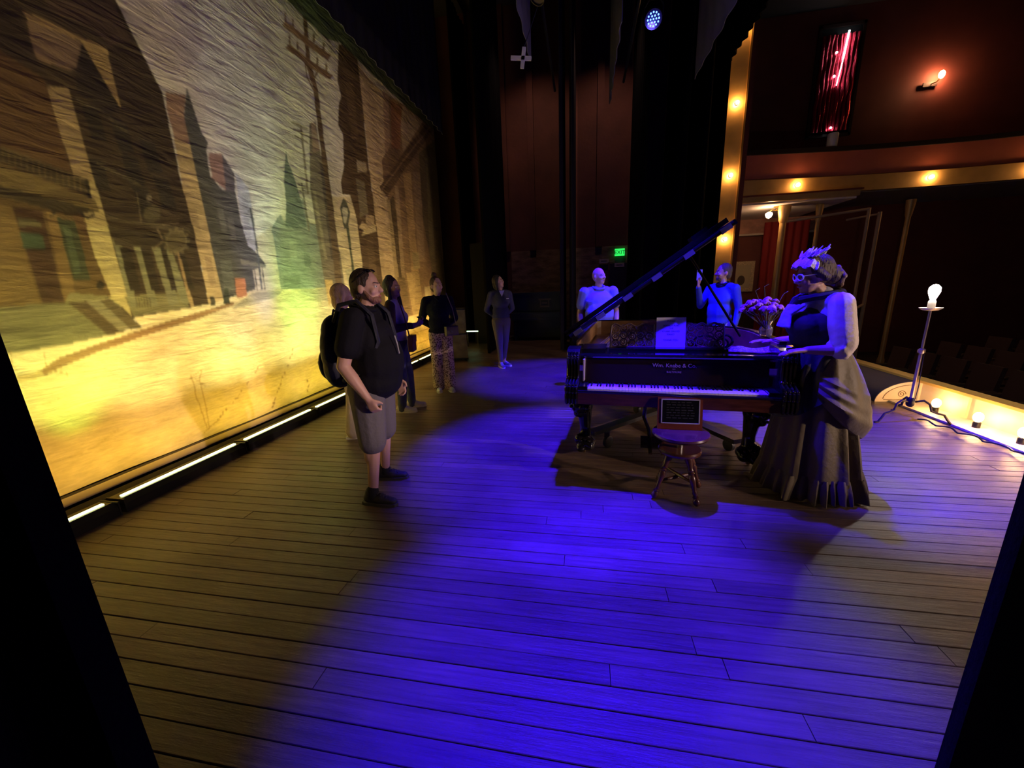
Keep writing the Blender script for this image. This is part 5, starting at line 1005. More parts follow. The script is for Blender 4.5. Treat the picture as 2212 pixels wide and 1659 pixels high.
T = thing('wooden_plaque', 'mahogany board with a black silver-edged plate on the stool', 'plaque', (.69, 2.83, .499), R(-3)); T.rotation_euler = (R(-12), 0, R(-3)); MH = mat('mahogany', (.16, .035, .022), .3, var=.3, vs=8, coat=.2)
MB().lohi((-.155, 0, 0), (.150, .022, .232)).build('board', MH, T, False); pl = MB().lohi((-.125, -.004, .048), (.125, 0, .215)).build('plate', mat('black_plate_gloss', (.006, .006, .010), .2), T, False)
for a, b in (((-.131, -.006, .042), (.131, 0, .049)), ((-.131, -.006, .214), (.131, 0, .221)), ((-.131, -.006, .042), (-.124, 0, .221)), ((.124, -.006, .042), (.131, 0, .221))): MB().lohi(a, b).build('silver_edge', mat('silver_edge', (.62, .58, .58), .4, .4), T, False)
for k in range(7):
    x_ = -.095
    while x_ < .08:
        w_ = random.uniform(.012, .035); MB().lohi((x_, -.0048, .195-.019*k), (min(x_+w_, .095), -.0038, .201-.019*k)).build('engraved_word', mat('dim_engraving', (.022, .022, .028), .5), pl, False); x_ += w_+.009
# ------------------------------------------------------------------ people
SKIN = mat('skin_light', (.56, .33, .24), .5, var=.06, vs=9); SKIN2 = mat('skin_tan', (.42, .23, .15), .5, var=.06, vs=9); SKIN3 = mat('skin_warm', (.48, .28, .19), .5, var=.06, vs=9)
EYEW = mat('eye_white', (.75, .72, .7), .3); IRIS = mat('eye_iris', (.03, .02, .015), .2); LIP = mat('lip', (.42, .15, .13), .5)
def V3(*a): return Vector(a)
def hand_prims(mb, w, d, n, curl, ts):
    w, d, n = Vector(w), Vector(d).normalized(), Vector(n); n = (n-d*n.dot(d)).normalized(); s_ = d.cross(n); s_ = s_*(1 if ts > 0 else -1)   # s_ points to the thumb side
    for o_, r_ in ((.026, .014), (.009, .0145), (-.009, .014), (-.026, .013)): mb.cap(w+s_*o_*.6, r_*1.05, w+d*.082+s_*o_, r_*.92, 8)
    for o_, L_ in ((.028, .070), (.0095, .080), (-.0095, .074), (-.028, .058)):
        b = w+d*.086+s_*o_; c1 = curl*.55; c2 = curl*1.5
        e = b+(d*math.cos(c1)+n*math.sin(c1))*L_*.5; f_ = e+(d*math.cos(c2)+n*math.sin(c2))*L_*.5
        mb.cap(b, .0098, e, .0088, 8); mb.cap(e, .0088, f_, .0072, 8)
    b = w+d*.022+s_*.026; e = b+(d*.65+s_*.6+n*.25*curl).normalized()*.042; f_ = e+(d*.9+s_*.1+n*.5*curl).normalized()*.032
    mb.cap(b, .014, e, .0115, 8); mb.cap(e, .0115, f_, .0085, 8)
def person(label, loc, face, H=1.72, skin=SKIN, hy=0, hp=0, hoff=(0, 0, 0), arms=None, feet=None, vox=.009, fat=1., lean=0., hroll=0, shw=.185):
    s = H/1.75; P = dict(s=s, hoff=Vector(hoff), fat=fat, lean=lean)
    HT = Matrix.Translation(Vector(hoff))@Matrix.Translation((0, 0, 1.50))@Matrix.Rotation(R(hy), 4, 'Z')@Matrix.Rotation(R(hp), 4, 'X')@Matrix.Rotation(R(hroll), 4, 'Y')@Matrix.Translation((0, 0, -1.50)); P['HT'] = HT
    feet = feet or ((.10, 0, -8), (-.10, 0, 8))
    arms = arms or dict(R=((.235, -.03, 1.10), (.24, .05, .86), (0, .15, -1), (-1, 0, 0), .5), L=((-.235, -.03, 1.10), (-.24, .05, .86), (0, .15, -1), (1, 0, 0), .5))
    P['feet'] = feet; P['arms'] = arms
    mb = MB(s)
    # torso and legs
    tl = Vector((0, lean, 0))
    mb.ell((0, -.005+lean*.6, 1.27), (.15, .095, .17)); mb.ell((0, .0+lean*.3, 1.07), (.135, .095, .15)); mb.ell((0, -.005, .93), (.155, .105, .12)); mb.cap((-.13, lean, 1.42), .05, (.13, lean, 1.42), .05)
    mb.cap((0, -.012+lean, 1.42), .060, tuple(Vector((0, .0, 1.53))+Vector(hoff)), .052)
    P['legs'] = []
    for (fx, fy, yaw), sx in zip(feet, (1, -1)):
        hip = V3(sx*.088, 0, .90); an = V3(fx, fy-.03, .085); kn = hip.lerp(an, .48)+V3(0, .03, 0)
        mb.cap(hip, .082, kn, .056); mb.cap(kn, .054, an, .036); mb.ell(kn.lerp(an, .30)+V3(0, -.022, 0), (.048, .05, .10)); yr = R(yaw); fd = V3(-math.sin(yr), math.cos(yr), 0)
        mb.cap(an-V3(0, 0, .035)-fd*.02, .036, an+fd*.14-V3(0, 0, .05), .028); P['legs'].append((hip, kn, an, fd))
    P['sh'] = {}
    for k, sx in (('R', 1), ('L', -1)):
        el, wr, hd, hn, cu = arms[k]; sh = V3(sx*shw, lean-.005, 1.405); el, wr = Vector(el), Vector(wr); P['sh'][k] = (sh, el, wr)
        mb.cap(sh, .052*fat**.5, el, .041*fat**.4); mb.cap(el, .041*fat**.4, el.lerp(wr, .35), .041*fat**.4); mb.cap(el.lerp(wr, .35), .041*fat**.4, wr, .026)
        hand_prims(mb, wr, hd, hn, cu, 1 if k == 'R' else -1)
    # head
    mb.T = HT
    mb.ell((0, -.006, 1.645), (.076, .098, .106)); mb.ell((0, .028, 1.60), (.063, .066, .09)); mb.ell((0, .042, 1.553), (.050*fat**.25, .052, .046)); mb.ell((0, .074, 1.531), (.022, .023, .018))
    mb.cap((0, .090, 1.640), .010, (0, .113, 1.604), .0155); mb.ell((0, .079, 1.650), (.05, .019, .012)); mb.ell((0, .090, 1.567), (.025, .0125, .0085))
    for sx in (-1, 1): mb.ell((sx*.037, .065, 1.598), (.028, .026, .027)); mb.ell((sx*.077, -.008, 1.612), (.012, .023, .032), Matrix.Rotation(sx*.3, 3, 'Z')); mb.ell((sx*.012, .103, 1.600), (.010, .010, .009)); mb.ell((sx*.031, .0845, 1.6425), (.017, .0125, .0075)); mb.ell((sx*.031, .083, 1.620), (.016, .011, .006))
    mb.T = None
    o = mb.blob('person', skin, None, vox, 2, loc, R(face-90)); tag(o, label, 'person'); P['o'] = o
    for sx in (-1, 1):
        e = MB(s); e.T = HT; c = Vector((sx*.031, .0825, 1.632)); e.ell(c, .0120, n=10, k=7); e.cur = 1; e.ell(c+V3(0, .0062, 0), .0072, n=8, k=5); e.build('eye', [EYEW, IRIS], o)
    l_ = MB(s); l_.T = HT; l_.ell((0, .0985, 1.5665), (.021, .007, .0065), n=10, k=6); l_.build('lips', LIP, o)
    return P
def brows(P, m_):
    for sx in (-1, 1):
        e = MB(P['s']); e.T = P['HT']; e.cap((sx*.015, .099, 1.655), .004, (sx*.047, .082, 1.658), .003, 6); e.build('eyebrow', m_, P['o'])
def top(P, name, m_, sleeve='short', belly=0., chest=.0, hem=.86, vox=.012, wide=1., collar=True, cuff=None, slr=1., neck=1.44):
    mb = MB(P['s']); f = P['fat']; l = P['lean']
    mb.ell((0, l*.6, 1.27), (.172*wide*f**.6, .118*f**.5+chest*.5, .185)); mb.ell((0, .005+l*.3, 1.08), (.160*wide*f**.8, .115*f**.8, .17)); mb.ell((0, -.005, hem+.09), (.172*wide*f**.7, .128*f**.7, .10))
    if belly: mb.ell((0, .045+belly*.3, 1.08), (.168*f, .10+belly*.6, .24)); mb.ell((0, .03+belly*.2, .95), (.165*f, .11+belly*.55, .17)); mb.ell((0, .05+belly*.1, 1.24), (.16*f, .10+belly*.25, .17))
    if chest: 
        mb.ell((0, .075+chest*.4, 1.245), (.14, .062+chest*.5, .095))
    mb.cap((-.125*wide, l-.008, 1.425), .060, (.125*wide, l-.008, 1.425), .060)
    for k in 'RL':
        sh, el, wr = P['sh'][k]
        if sleeve == 'short': mb.cap(sh, .068*f**.4*slr, sh.lerp(el, .62), .066*f**.4*slr)
        elif sleeve == 'long': mb.cap(sh, .064*f**.4*slr, el, .053*slr); mb.cap(el, .053*slr, el.lerp(wr, .93), .038*slr)
    if collar: mb.cap((0, l-.02, neck-.02), .072, tuple(Vector((0, l-.012, neck+.03))+P['hoff']*.3), .064)
    # flatten the hem by a disc
    o = mb.blob(name, m_, P['o'], vox, 4); return o
def pants(P, m_, kind='long', vox=.012, name='trousers', f=1.):
    mb = MB(P['s']); ff_ = P['fat']**.6*f
    mb.ell((0, -.005, .93), (.168*ff_, .122*ff_, .11)); mb.ell((0, -.025, .87), (.165*ff_, .115*ff_, .10))
    for hip, kn, an, fd in P['legs']:
        if kind == 'long': mb.cap(hip, .095*ff_, kn, .07*f); mb.cap(kn, .07*f, an, .056*f); mb.cap(an, .056*f, an-V3(0, 0, .04), .055*f)
        elif kind == 'tapered': mb.cap(hip, .098*ff_, kn, .066*f); mb.cap(kn, .066*f, an+V3(0, 0, .05), .044*f)
        elif kind == 'wide': mb.cap(hip, .098*ff_, kn, .088*f); mb.cap(kn, .088*f, an+V3(0, .01, 0), .096*f); mb.cap(an, .096*f, an-V3(0, 0, .03), .06*f)
        elif kind == 'shorts': mb.cap(hip, .108*ff_, hip.lerp(kn, 1.05)+V3(0, -.01, 0), .098*f)
    return mb.blob(name, m_, P['o'], vox, 4)
def shoes(P, m_, sole, ankle=False, socks=None, k=1.):
    for hip, kn, an, fd in P['legs']:
        mb = MB(P['s']); g = V3(an.x, an.y, 0)
        mb.cap(g-fd*.045+V3(0, 0, .048), .040, g+fd*.06+V3(0, 0, .05), .043, flat=((0, 0, 1), .95)); mb.cap(g+fd*.04+V3(0, 0, .042), .045, g+fd*.155+V3(0, 0, .034), .036*k, flat=((0, 0, 1), .8)); mb.cap(g-fd*.03+V3(0, 0, .07), .042, g-fd*.02+V3(0, 0, .10 if ankle else .085), .043)
        o = mb.blob('shoe', m_, P['o'], .008, 3)
        q = MB(P['s']); s_ = fd.cross(V3(0, 0, 1)); ol = [(-.09, .028), (-.06, .04), (.0, .041), (.08, .048), (.14, .045), (.185, .028), (.2, 0)]; ol = ol+[(a, -b) for a, b in ol[::-1][1:]]
        q.loft([[g+fd*a+s_*b+V3(0, 0, z_) for a, b in ol] for z_ in (0, .024)]); q.build('sole', sole, o)
        mb2 = MB(P['s'])
        for j in range(4): p = g+fd*(.045+.022*j)+V3(0, 0, .092-.009*j); mb2.tube([p-s_*.022, p+V3(0, 0, .006), p+s_*.022], .0035, 5)
        mb2.build('laces', sole, o)
        if socks: MB(P['s']).cap(an+V3(0, 0, -.02), .045, an+V3(0, 0, .035), .044).blob('sock', socks, P['o'], .008, 2)
def hair(P, m_, prims, vox=.009, it=2, name='hair'):
    mb = MB(P['s']); mb.T = P['HT']
    for p in prims:
        if p[0] == 'e': mb.ell(*p[1:])
        else: mb.cap(*p[1:])
    return mb.blob(name, m_, P['o'], vox, it)
SHORT = [('e', (0, -.020, 1.655), (.083, .100, .107)), ('e', (0, -.055, 1.60), (.070, .058, .07))]
def hm(name, c): return mat(name, c, .55, var=.35, vs=30, bump=.6, bs=90, stretch=(1, 1, .3))
# --- man in shorts
BLK = mat('black_cotton', (.0055, .0052, .008), .85, bump=.25, bs=25, spec=.2); NAVY = mat('navy_fleece', (.009, .009, .018), .85, bump=.3, bs=30, spec=.2)
P = person('bearded man in a black polo shirt and grey shorts, standing side on', (-1.565, 2.60, 0), 4, 1.72, SKIN, hy=2, hp=-2, hoff=(0, .045, -.01), vox=.0075, fat=1.35, lean=.03, shw=.205,
    arms=dict(R=((.265, -.055, 1.09), (.265, .095, .855), (-.1, .35, -.9), (-1, .1, 0), 1.55), L=((-.265, -.05, 1.10), (-.25, .10, .88), (0, .3, -.9), (1, 0, 0), .8)), feet=((.20, .03, -6), (-.20, -.05, 6)))
top(P, 'polo_shirt', BLK, 'short', belly=.13, hem=.80, slr=1.12)
mb = MB(P['s'])
mb.tube([(.088*math.cos(t), .012+.085*math.sin(t), 1.475-.02*math.sin(t)) for t in np.linspace(0, 2*PI, 20)], .016, 8); mb.build('collar', BLK, P['o'])
pants(P, mat('grey_shorts', (.12, .11, .115), .85, bump=.3, bs=30), 'shorts', name='shorts', f=1.06)
shoes(P, mat('dark_trainer', (.025, .022, .022), .7), mat('dark_sole', (.05, .045, .04), .7), True, mat('black_sock', (.012, .012, .014), .9))
H_ = hm('dark_brown_hair', (.045, .026, .016)); hair(P, H_, SHORT); brows(P, H_)
hair(P, hm('reddish_stubble', (.20, .09, .05)), [('e', (0, .050, 1.545), (.052, .053, .040)), ('e', (0, .093, 1.535), (.022, .016, .020)), ('c', (.064, .01, 1.60), .013, (.052, .04, 1.555), .018), ('c', (-.064, .01, 1.60), .013, (-.052, .04, 1.555), .018)], .008, 2, 'beard')
mb = MB(P['s']); mb.T = P['HT']
for sx in (-1, 1): mb.ell((sx*.034, .045, 1.742), (.026, .006, .017), Matrix.Rotation(.9, 3, 'X')); mb.tube([(sx*.062, .04, 1.735), (sx*.086, -.0, 1.70), (sx*.086, -.06, 1.66)], .003, 5)
mb.tube([(-.01, .047, 1.748), (.01, .047, 1.748)], .003, 5); mb.build('sunglasses', mat('gloss_black', (.01, .01, .012), .1), P['o'])
MB(P['s']).tube([(.05, .245, 1.27), (.06, .262, 1.21), (.055, .268, 1.14)], .005, 6).build('lanyard_clip', mat('pale_clip', (.35, .33, .35), .5), P['o'])
# backpack
T = thing('backpack', 'dark navy backpack worn by the man in shorts', 'backpack', (-1.565, 2.60, 0), R(4-90)); BP = mat('navy_nylon', (.012, .013, .028), .6, bump=.4, bs=18)
mb = MB(); mb.ell((0, -.235, 1.14), (.165, .095, .24)); mb.ell((0, -.23, 1.02), (.16, .10, .16)); mb.ell((0, -.225, 1.28), (.14, .085, .13)); mb.blob('body', BP, T, .012, 3)
mb = MB(); mb.ell((0, -.315, 1.05), (.12, .045, .13)); mb.blob('front_pocket', BP, T, .012, 3)
for sx in (-1, 1): MB().tube([(sx*.10, -.17, 1.36), (sx*.125, -.10, 1.475), (sx*.13, .03, 1.50), (sx*.135, .13, 1.40), (sx*.15, .16, 1.22), (sx*.185, .08, 1.02), (sx*.17, -.12, .95)], .016, 6).build('strap', BP, T)
MB().tube([(-.04, -.21, 1.40), (0, -.22, 1.44), (.04, -.21, 1.40)], .008, 6).build('grab_handle', BP, T); MB().lohi((.05, -.362, 1.05), (.068, -.348, 1.075)).build('zip_pull', CHROME, T, False)
# --- blonde woman behind
P = person('blonde woman in a dark jacket half hidden behind the man in shorts', (-2.47, 3.74, 0), 20, 1.65, SKIN, hy=12, hp=-4, vox=.010, feet=((.09, -.02, 0), (-.10, .12, 6)),
    arms=dict(R=((.24, -.06, 1.10), (.22, .10, .92), (0, .6, -.6), (-1, 0, 0), .6), L=((-.24, -.06, 1.10), (-.22, .10, .92), (0, .6, -.6), (1, 0, 0), .6)))
top(P, 'jacket', NAVY, 'long', chest=.02, hem=.84); pants(P, mat('pale_linen', (.50, .43, .33), .9, bump=.3, bs=25), 'wide'); shoes(P, mat('white_leather', (.68, .64, .62), .6), mat('white_rubber', (.7, .68, .66), .6))
H_ = hm('ash_blonde_hair', (.58, .40, .24)); hair(P, H_, [('e', (0, -.022, 1.65), (.092, .104, .112)), ('e', (0, -.045, 1.56), (.096, .068, .10)), ('c', (.078, .0, 1.64), .022, (.075, .01, 1.53), .02), ('c', (-.078, .0, 1.64), .022, (-.075, .01, 1.53), .02)]); brows(P, H_)
mb = MB(P['s']); mb.ell((.12, -.14, .80), (.10, .06, .14)); mb.blob('tied_sweater', mat('beige_knit', (.42, .32, .24), .95, var=.4, vs=60), P['o'], .012, 3)
# --- woman with phone
P = person('dark-haired woman in a brown cardigan looking up from her phone', (-2.36, 4.66, 0), 12, 1.72, SKIN2, hy=-22, hp=0, vox=.009, feet=((.10, .02, -4), (-.12, .10, 8)),
    arms=dict(R=((.225, .0, 1.12), (.06, .27, 1.16), (-.45, .75, .35), (-.4, -.3, .8), 1.0), L=((-.225, .0, 1.12), (-.07, .25, 1.13), (.55, .75, .2), (.3, -.3, .9), .9)))
top(P, 'blouse', mat('lilac_white_blouse', (.55, .48, .52), .85, bump=.25, bs=25), None, chest=.03, hem=.90)
mb = MB(P['s'])
for k in 'RL':
    sh, el, wr = P['sh'][k]; mb.cap(sh, .068, el, .058); mb.cap(el, .058, el.lerp(wr, .75), .044)
mb.ell((0, -.03, 1.26), (.185, .112, .18)); mb.ell((0, -.03, 1.06), (.175, .112, .17)); mb.cap((-.12, -.02, 1.425), .064, (.12, -.02, 1.425), .064); mb.blob('cardigan', mat('brown_knit', (.05, .022, .024), .95, bump=.4, bs=40), P['o'], .012, 3)
pants(P, mat('blue_denim', (.07, .085, .14), .85, var=.2, vs=20, bump=.3, bs=40), 'long', name='jeans', f=1.05); shoes(P, mat('cream_trainer', (.66, .60, .55), .6), mat('cream_sole', (.72, .66, .6), .6), k=1.1)
H_ = hm('black_brown_hair', (.03, .014, .012)); hair(P, H_, [('e', (0, -.025, 1.66), (.090, .104, .112)), ('e', (.0, -.06, 1.60), (.082, .06, .09)), ('c', (-.075, .01, 1.63), .026, (-.08, .05, 1.36), .03), ('c', (.075, .0, 1.63), .024, (.09, .03, 1.36), .03), ('e', (0, -.03, 1.755), (.05, .05, .035))]); brows(P, H_)
rt = P['o']; MW = Matrix.Translation((-2.36, 4.66, 0))@Matrix.Rotation(R(12-90), 4, 'Z')
T = thing('mobile_phone', 'dark phone held by the woman in the brown cardigan', 'phone', MW@Vector((.0, .335, 1.185)), R(12-90)); T.rotation_euler = (R(-35), 0, R(12-90))
MB().lohi((-.038, -.075, 0), (.038, .075, .009)).build('body', HB, T, False); MB().lohi((-.034, -.07, .009), (.034, .07, .0098)).build('screen', mat('dark_screen', (.01, .01, .014), .1), T, False)
T = thing('shoulder_purse', 'maroon purse hanging in front of the woman with the phone', 'purse', MW@Vector((.10, .20, .80)), R(12-90)); PU = mat('maroon_leather', (.10, .02, .03), .45)
mb = MB(); mb.box((0, 0, .11), (.20, .07, .20)); mb.blob('body', PU, T, .01, 3); MB().lohi((-.10, .035, .12), (.10, .043, .21)).build('flap', PU, T, False); MB().tube([(.09, 0, .2), (.06, -.05, .45), (-.02, -.12, .66)], .008, 6).build('strap', PU, T)
# --- woman with a bun
P = person('woman with a high bun in a dark pullover and wide patterned trousers', (-2.165, 5.68, 0), -62, 1.74, SKIN, hy=28, hp=3, vox=.010, feet=((.085, .0, -5), (-.085, .05, 5)), shw=.175,
    arms=dict(R=((.255, -.10, 1.12), (.06, -.20, .98), (-.8, -.1, -.5), (0, 1, 0), .8), L=((-.255, -.10, 1.12), (-.06, -.20, .95), (.8, -.1, -.5), (0, 1, 0), .8)))
top(P, 'pullover', NAVY, 'long', chest=.035, hem=.86, wide=1.06, slr=1.12); MB(P['s']).tube([(-.055, .10, 1.46), (0, .115, 1.40), (.055, .10, 1.46)], .012, 6).build('zip_collar', NAVY, P['o'])
pt = bpy.data.materials.new('speckled_trouser_print'); pt.use_nodes = True; nt = pt.node_tree; b = nt.nodes['Principled BSDF']; vo = nt.nodes.new('ShaderNodeTexVoronoi'); vo.inputs['Scale'].default_value = 46; tc = nt.nodes.new('ShaderNodeTexCoord'); nt.links.new(tc.outputs['Object'], vo.inputs[0]); rp = nt.nodes.new('ShaderNodeValToRGB'); e = rp.color_ramp.elements; e[0].position = .38; e[0].color = (.10, .05, .045, 1); e[1].position = .52; e[1].color = (.55, .40, .33, 1); nt.links.new(vo.outputs['Distance'], rp.inputs[0]); nt.links.new(rp.outputs[0], b.inputs['Base Color']); b.inputs['Roughness'].default_value = .85
pants(P, pt, 'wide', f=1.0); shoes(P, MT['white_leather'], MT['white_rubber'])
H_ = hm('auburn_hair', (.06, .022, .014)); hair(P, H_, SHORT+[('e', (0, -.03, 1.785), (.044, .044, .040)), ('c', (-.07, .02, 1.66), .016, (-.074, .03, 1.55), .008)]); brows(P, H_)
MW = Matrix.Translation((-2.165, 5.68, 0))@Matrix.Rotation(R(-62-90), 4, 'Z')
T = thing('crossbody_bag', 'small brown crossbody bag on the hip of the woman with a bun', 'bag', MW@Vector((-.15, .155, .88)), R(-62-90)+.5); mb = MB(); mb.box((0, 0, .07), (.22, .07, .14)); mb.blob('body', mat('brown_leather', (.05, .026, .022), .4), T, .01, 3); MB().tube([(-.1, 0, .13), (-.09, -.06, .40), (-.02, -.09, .62)], .006, 6).build('strap', mat('tan_strap', (.3, .24, .16), .6), T); MB().ell((.03, .04, .06), .012, n=8, k=5).build('clasp', CHROME, T)
# --- dark-haired woman farther back
P = person('dark-haired woman in a slate pullover and olive trousers looking up', (-1.60, 7.55, 0), -62, 1.78, SKIN, hy=42, hp=12, vox=.011, feet=((.05, .06, 0), (-.05, -.06, 30)), shw=.178,
    arms=dict(R=((.26, -.08, 1.12), (.08, -.19, .98), (-.8, -.1, -.5), (0, 1, 0), .8), L=((-.26, -.08, 1.12), (-.08, -.19, .95), (.8, -.1, -.5), (0, 1, 0), .8)))
top(P, 'pullover', mat('slate_pullover', (.05, .05, .085), .9, bump=.2, bs=25), 'long', chest=.04, hem=.90, wide=1.05); MB(P['s']).prism([(-.05, 1.47), (.05, 1.47), (0, 1.36)], .108, .128, 'y').build('white_undershirt', mat('white_tee', (.7, .68, .7), .8), P['o'], False)
MB(P['s']).lohi((-.12, .165, 1.31), (-.07, .17, 1.325)).build('chest_logo', mat('pale_logo', (.6, .6, .62), .7), P['o'], False)
pants(P, mat('olive_trousers', (.12, .10, .072), .85, bump=.25, bs=25), 'tapered', f=1.06); shoes(P, mat('grey_trainer', (.14, .13, .13), .7), MT['white_rubber'])
H_ = hm('near_black_hair', (.012, .010, .012)); hair(P, H_, [('e', (0, -.025, 1.66), (.092, .102, .112)), ('e', (0, -.055, 1.58), (.098, .06, .10)), ('c', (.082, .0, 1.66), .03, (.095, -.0, 1.50), .03), ('c', (-.082, .0, 1.66), .026, (-.09, -.01, 1.50), .03)]); brows(P, H_)
# --- bald man
P = person('bald heavy man in a pale short-sleeved polo shirt behind the raised piano lid', (.215, 6.2, 0), -78, 1.78, SKIN, hy=40, hp=2, vox=.010, fat=1.3, shw=.215,
    arms=dict(R=((.275, -.02, 1.10), (.27, .03, .86), (0, .1, -1), (-1, 0, 0), .5), L=((-.275, -.02, 1.10), (-.27, .03, .86), (0, .1, -1), (1, 0, 0), .5)))
PO_ = mat('pale_blue_polo', (.22, .24, .50), .85, bump=.25, bs=22)
top(P, 'polo_shirt', PO_, 'short', belly=.09, hem=.86, slr=1.08); MB(P['s']).tube([(.085*math.cos(t), .005+.08*math.sin(t), 1.478-.03*math.sin(t)) for t in np.linspace(0, 2*PI, 20)], .015, 8).build('collar', PO_, P['o'])
pants(P, mat('khaki_trousers', (.34, .27, .2), .85), 'long'); shoes(P, mat('brown_shoe', (.06, .035, .02), .5), MT['dark_sole']); brows(P, hm('grey_brow', (.2, .16, .13)))
# --- man in blue with phone
P = person('man in a blue pullover holding a phone up to photograph the stage', (1.99, 6.32, 0), 222, 1.76, SKIN2, hy=-38, hp=0, vox=.010, shw=.19,
    arms=dict(R=((.26, .10, 1.16), (.17, .32, 1.45), (.0, .12, 1), (-.6, -.2, 0), .7), L=((-.25, -.03, 1.12), (-.25, .03, .88), (0, .1, -1), (1, 0, 0), .5)))
BP_ = mat('blue_fleece', (.03, .05, .42), .85, bump=.3, bs=18)
top(P, 'pullover', BP_, 'long', belly=.02, hem=.90); MB(P['s']).tube([(.08*math.cos(t), .0+.075*math.sin(t), 1.478-.02*math.sin(t)) for t in np.linspace(0, 2*PI, 20)], .014, 8).build('dark_collar', BLK, P['o'])
pants(P, mat('grey_white_trousers', (.42, .40, .42), .85, bump=.3, bs=20), 'long'); shoes(P, MT['brown_shoe'], MT['dark_sole']); H_ = hm('brown_hair', (.06, .04, .03)); hair(P, H_, SHORT); brows(P, H_)
hair(P, hm('short_beard', (.07, .045, .035)), [('e', (0, .046, 1.547), (.050, .051, .038)), ('e', (0, .088, 1.535), (.021, .015, .017))], .009, 2, 'beard')
MW = Matrix.Translation((1.99, 6.32, 0))@Matrix.Rotation(R(222-90), 4, 'Z'); T = thing('mobile_phone', 'phone held up by the man in the blue pullover', 'phone', MW@Vector((.155, .335, 1.54)), R(222-90)); MB().lohi((-.04, 0, 0), (.04, .009, .15)).build('body', mat('silver_phone', (.45, .45, .5), .35, .3), T, False); MB().lohi((-.036, -.001, .005), (.036, .0, .145)).build('screen', MT['dark_screen'], T, False)
MB().lohi((.012, .009, .115), (.034, .012, .14)).build('camera_bump', HB, T, False)
# ------------------------------------------------------------------ costumed lady
LS = 1.70/1.75; q = lambda *a: tuple(x/LS for x in a)
LX, LY = 1.625, 3.03
P = person('lady in period costume with lace cap, glasses and bustled olive skirt', (LX, LY, 0), 180, 1.70, SKIN3, hy=4, hp=-12, hoff=(0, .085/LS, -.025), vox=.0062, lean=.025, shw=.19,
    arms=dict(R=(q(.235, .0, 1.08), q(.315, .175, 1.062), (.1, 1, .03), (0, .05, -1), .25), L=(q(-.215, -.015, 1.075), q(-.175, .175, 1.070), (.12, 1, -.12), (0, -.1, -1), .3)), feet=((.08, 0, -4), (-.08, 0, 4)))
body = P['o']; OLV = mat('olive_taffeta', (.125, .096, .040), .62, var=.15, vs=5, bump=.2, bs=30, sheen=.1); DRK = mat('black_bodice_wool', (.014, .013, .014), .8, bump=.2, bs=30); CRM = mat('cream_cotton', (.62, .53, .45), .8, bump=.35, bs=16); LAC = mat('white_lace', (.72, .70, .74), .85, var=.15, vs=90, bump=.6, bs=110); SCF = mat('blue_grey_chiffon', (.30, .30, .38), .8, bump=.4, bs=26)
s = P['s']
mb = MB(s); l = P['lean']
mb.ell((0, .035, 1.25), (.168, .125, .15)); mb.ell((0, .01, 1.10), (.150, .118, .13)); mb.ell((0, .01, 1.01), (.165, .13, .08))
mb.ell((0, .135, 1.25), (.150, .098, .10)); mb.ell((0, .10, 1.17), (.145, .10, .10))
mb.blob('bodice', DRK, body, .009, 4)
mb = MB(s); mb.cap((-.125, l-.01, 1.415), .066, (.125, l-.01, 1.415), .066); mb.ell((0, l-.02, 1.33), (.172, .108, .11)); mb.cap((0, l-.02, 1.40), .078, (0, l+.01, 1.455), .068); mb.blob('blouse_yoke', SCF, body, .009, 3)
for k, sx in (('R', 1), ('L', -1)):
    sh, el, wr = P['sh'][k]; mb = MB(s); mb.cap(sh+V3(0, 0, .005), .074, sh.lerp(el, .45), .080); mb.cap(sh.lerp(el, .45), .080, el+V3(0, 0, .05), .074); mb.cap(el+V3(0, -.002, .04), .072, el+V3(0, .01, .0), .064)
    for j in range(7): a_ = j*.9; mb.ell(el.lerp(wr, .10)+V3(.060*math.cos(a_), .04*math.sin(a_)+.01*math.sin(a_*2), .045*math.sin(a_)), (.020, .024, .020), n=8, k=6)
    mb.blob('puff_sleeve', CRM, body, .009, 3)
# jabot, scarf, brooch
mb = MB(s)
for j in range(9): t = j/8; mb.tube([(-.075+.018*j, .175+.075*t*0+.06*math.sin(t*PI), 1.40-.10*t*0), (-.04+.010*j, .245+.02*math.sin(t*PI), 1.33), (-.09+.022*j, .262+.018*math.sin(t*PI), 1.24)], [.013, .016, .012], 6)
mb.blob('lace_jabot', SCF, body, .008, 2)
MB(s).tube([(-.03, .19, 1.43), (-.075, .13, 1.45), (-.10, .04, 1.465), (-.07, -.04, 1.475), (0, -.06, 1.48), (.07, -.04, 1.475), (.10, .04, 1.465), (.075, .13, 1.45), (.03, .19, 1.43), (0, .24, 1.34), (-.03, .19, 1.43)], .026, 8).build('dark_scarf', DRK, body)
# hair, cap, glasses
H_ = hm('dark_auburn_hair', (.05, .024, .018))
hair(P, H_, [('e', (0, -.030, 1.655), (.090, .104, .108)), ('e', (0, -.105, 1.60), (.075, .062, .072)), ('c', (.074, .02, 1.66), .026, (.082, -.03, 1.60), .03), ('c', (-.074, .02, 1.66), .026, (-.082, -.03, 1.60), .03), ('e', (0, .02, 1.728), (.072, .06, .04))], .008, 2); brows(P, H_)
hp_ = []
for j in range(26):
    a_ = j*2.4; hp_.append(('e', (.05*math.cos(a_)*(.4+.6*((j*7) % 5)/5)*1.2, -.145-.025*math.sin(a_*1.3), 1.575+.06*math.sin(a_)), (.020, .020, .020)))
hair(P, hm('auburn_curls', (.11, .055, .035)), hp_, .008, 1, 'curls')
mb = MB(s); mb.T = P['HT']
ring = []
for j in range(25):
    t = R(-105)+R(210)*j/24; rr = .094+.006*math.sin(j*2.1); ring.append((t, rr))
rows = []
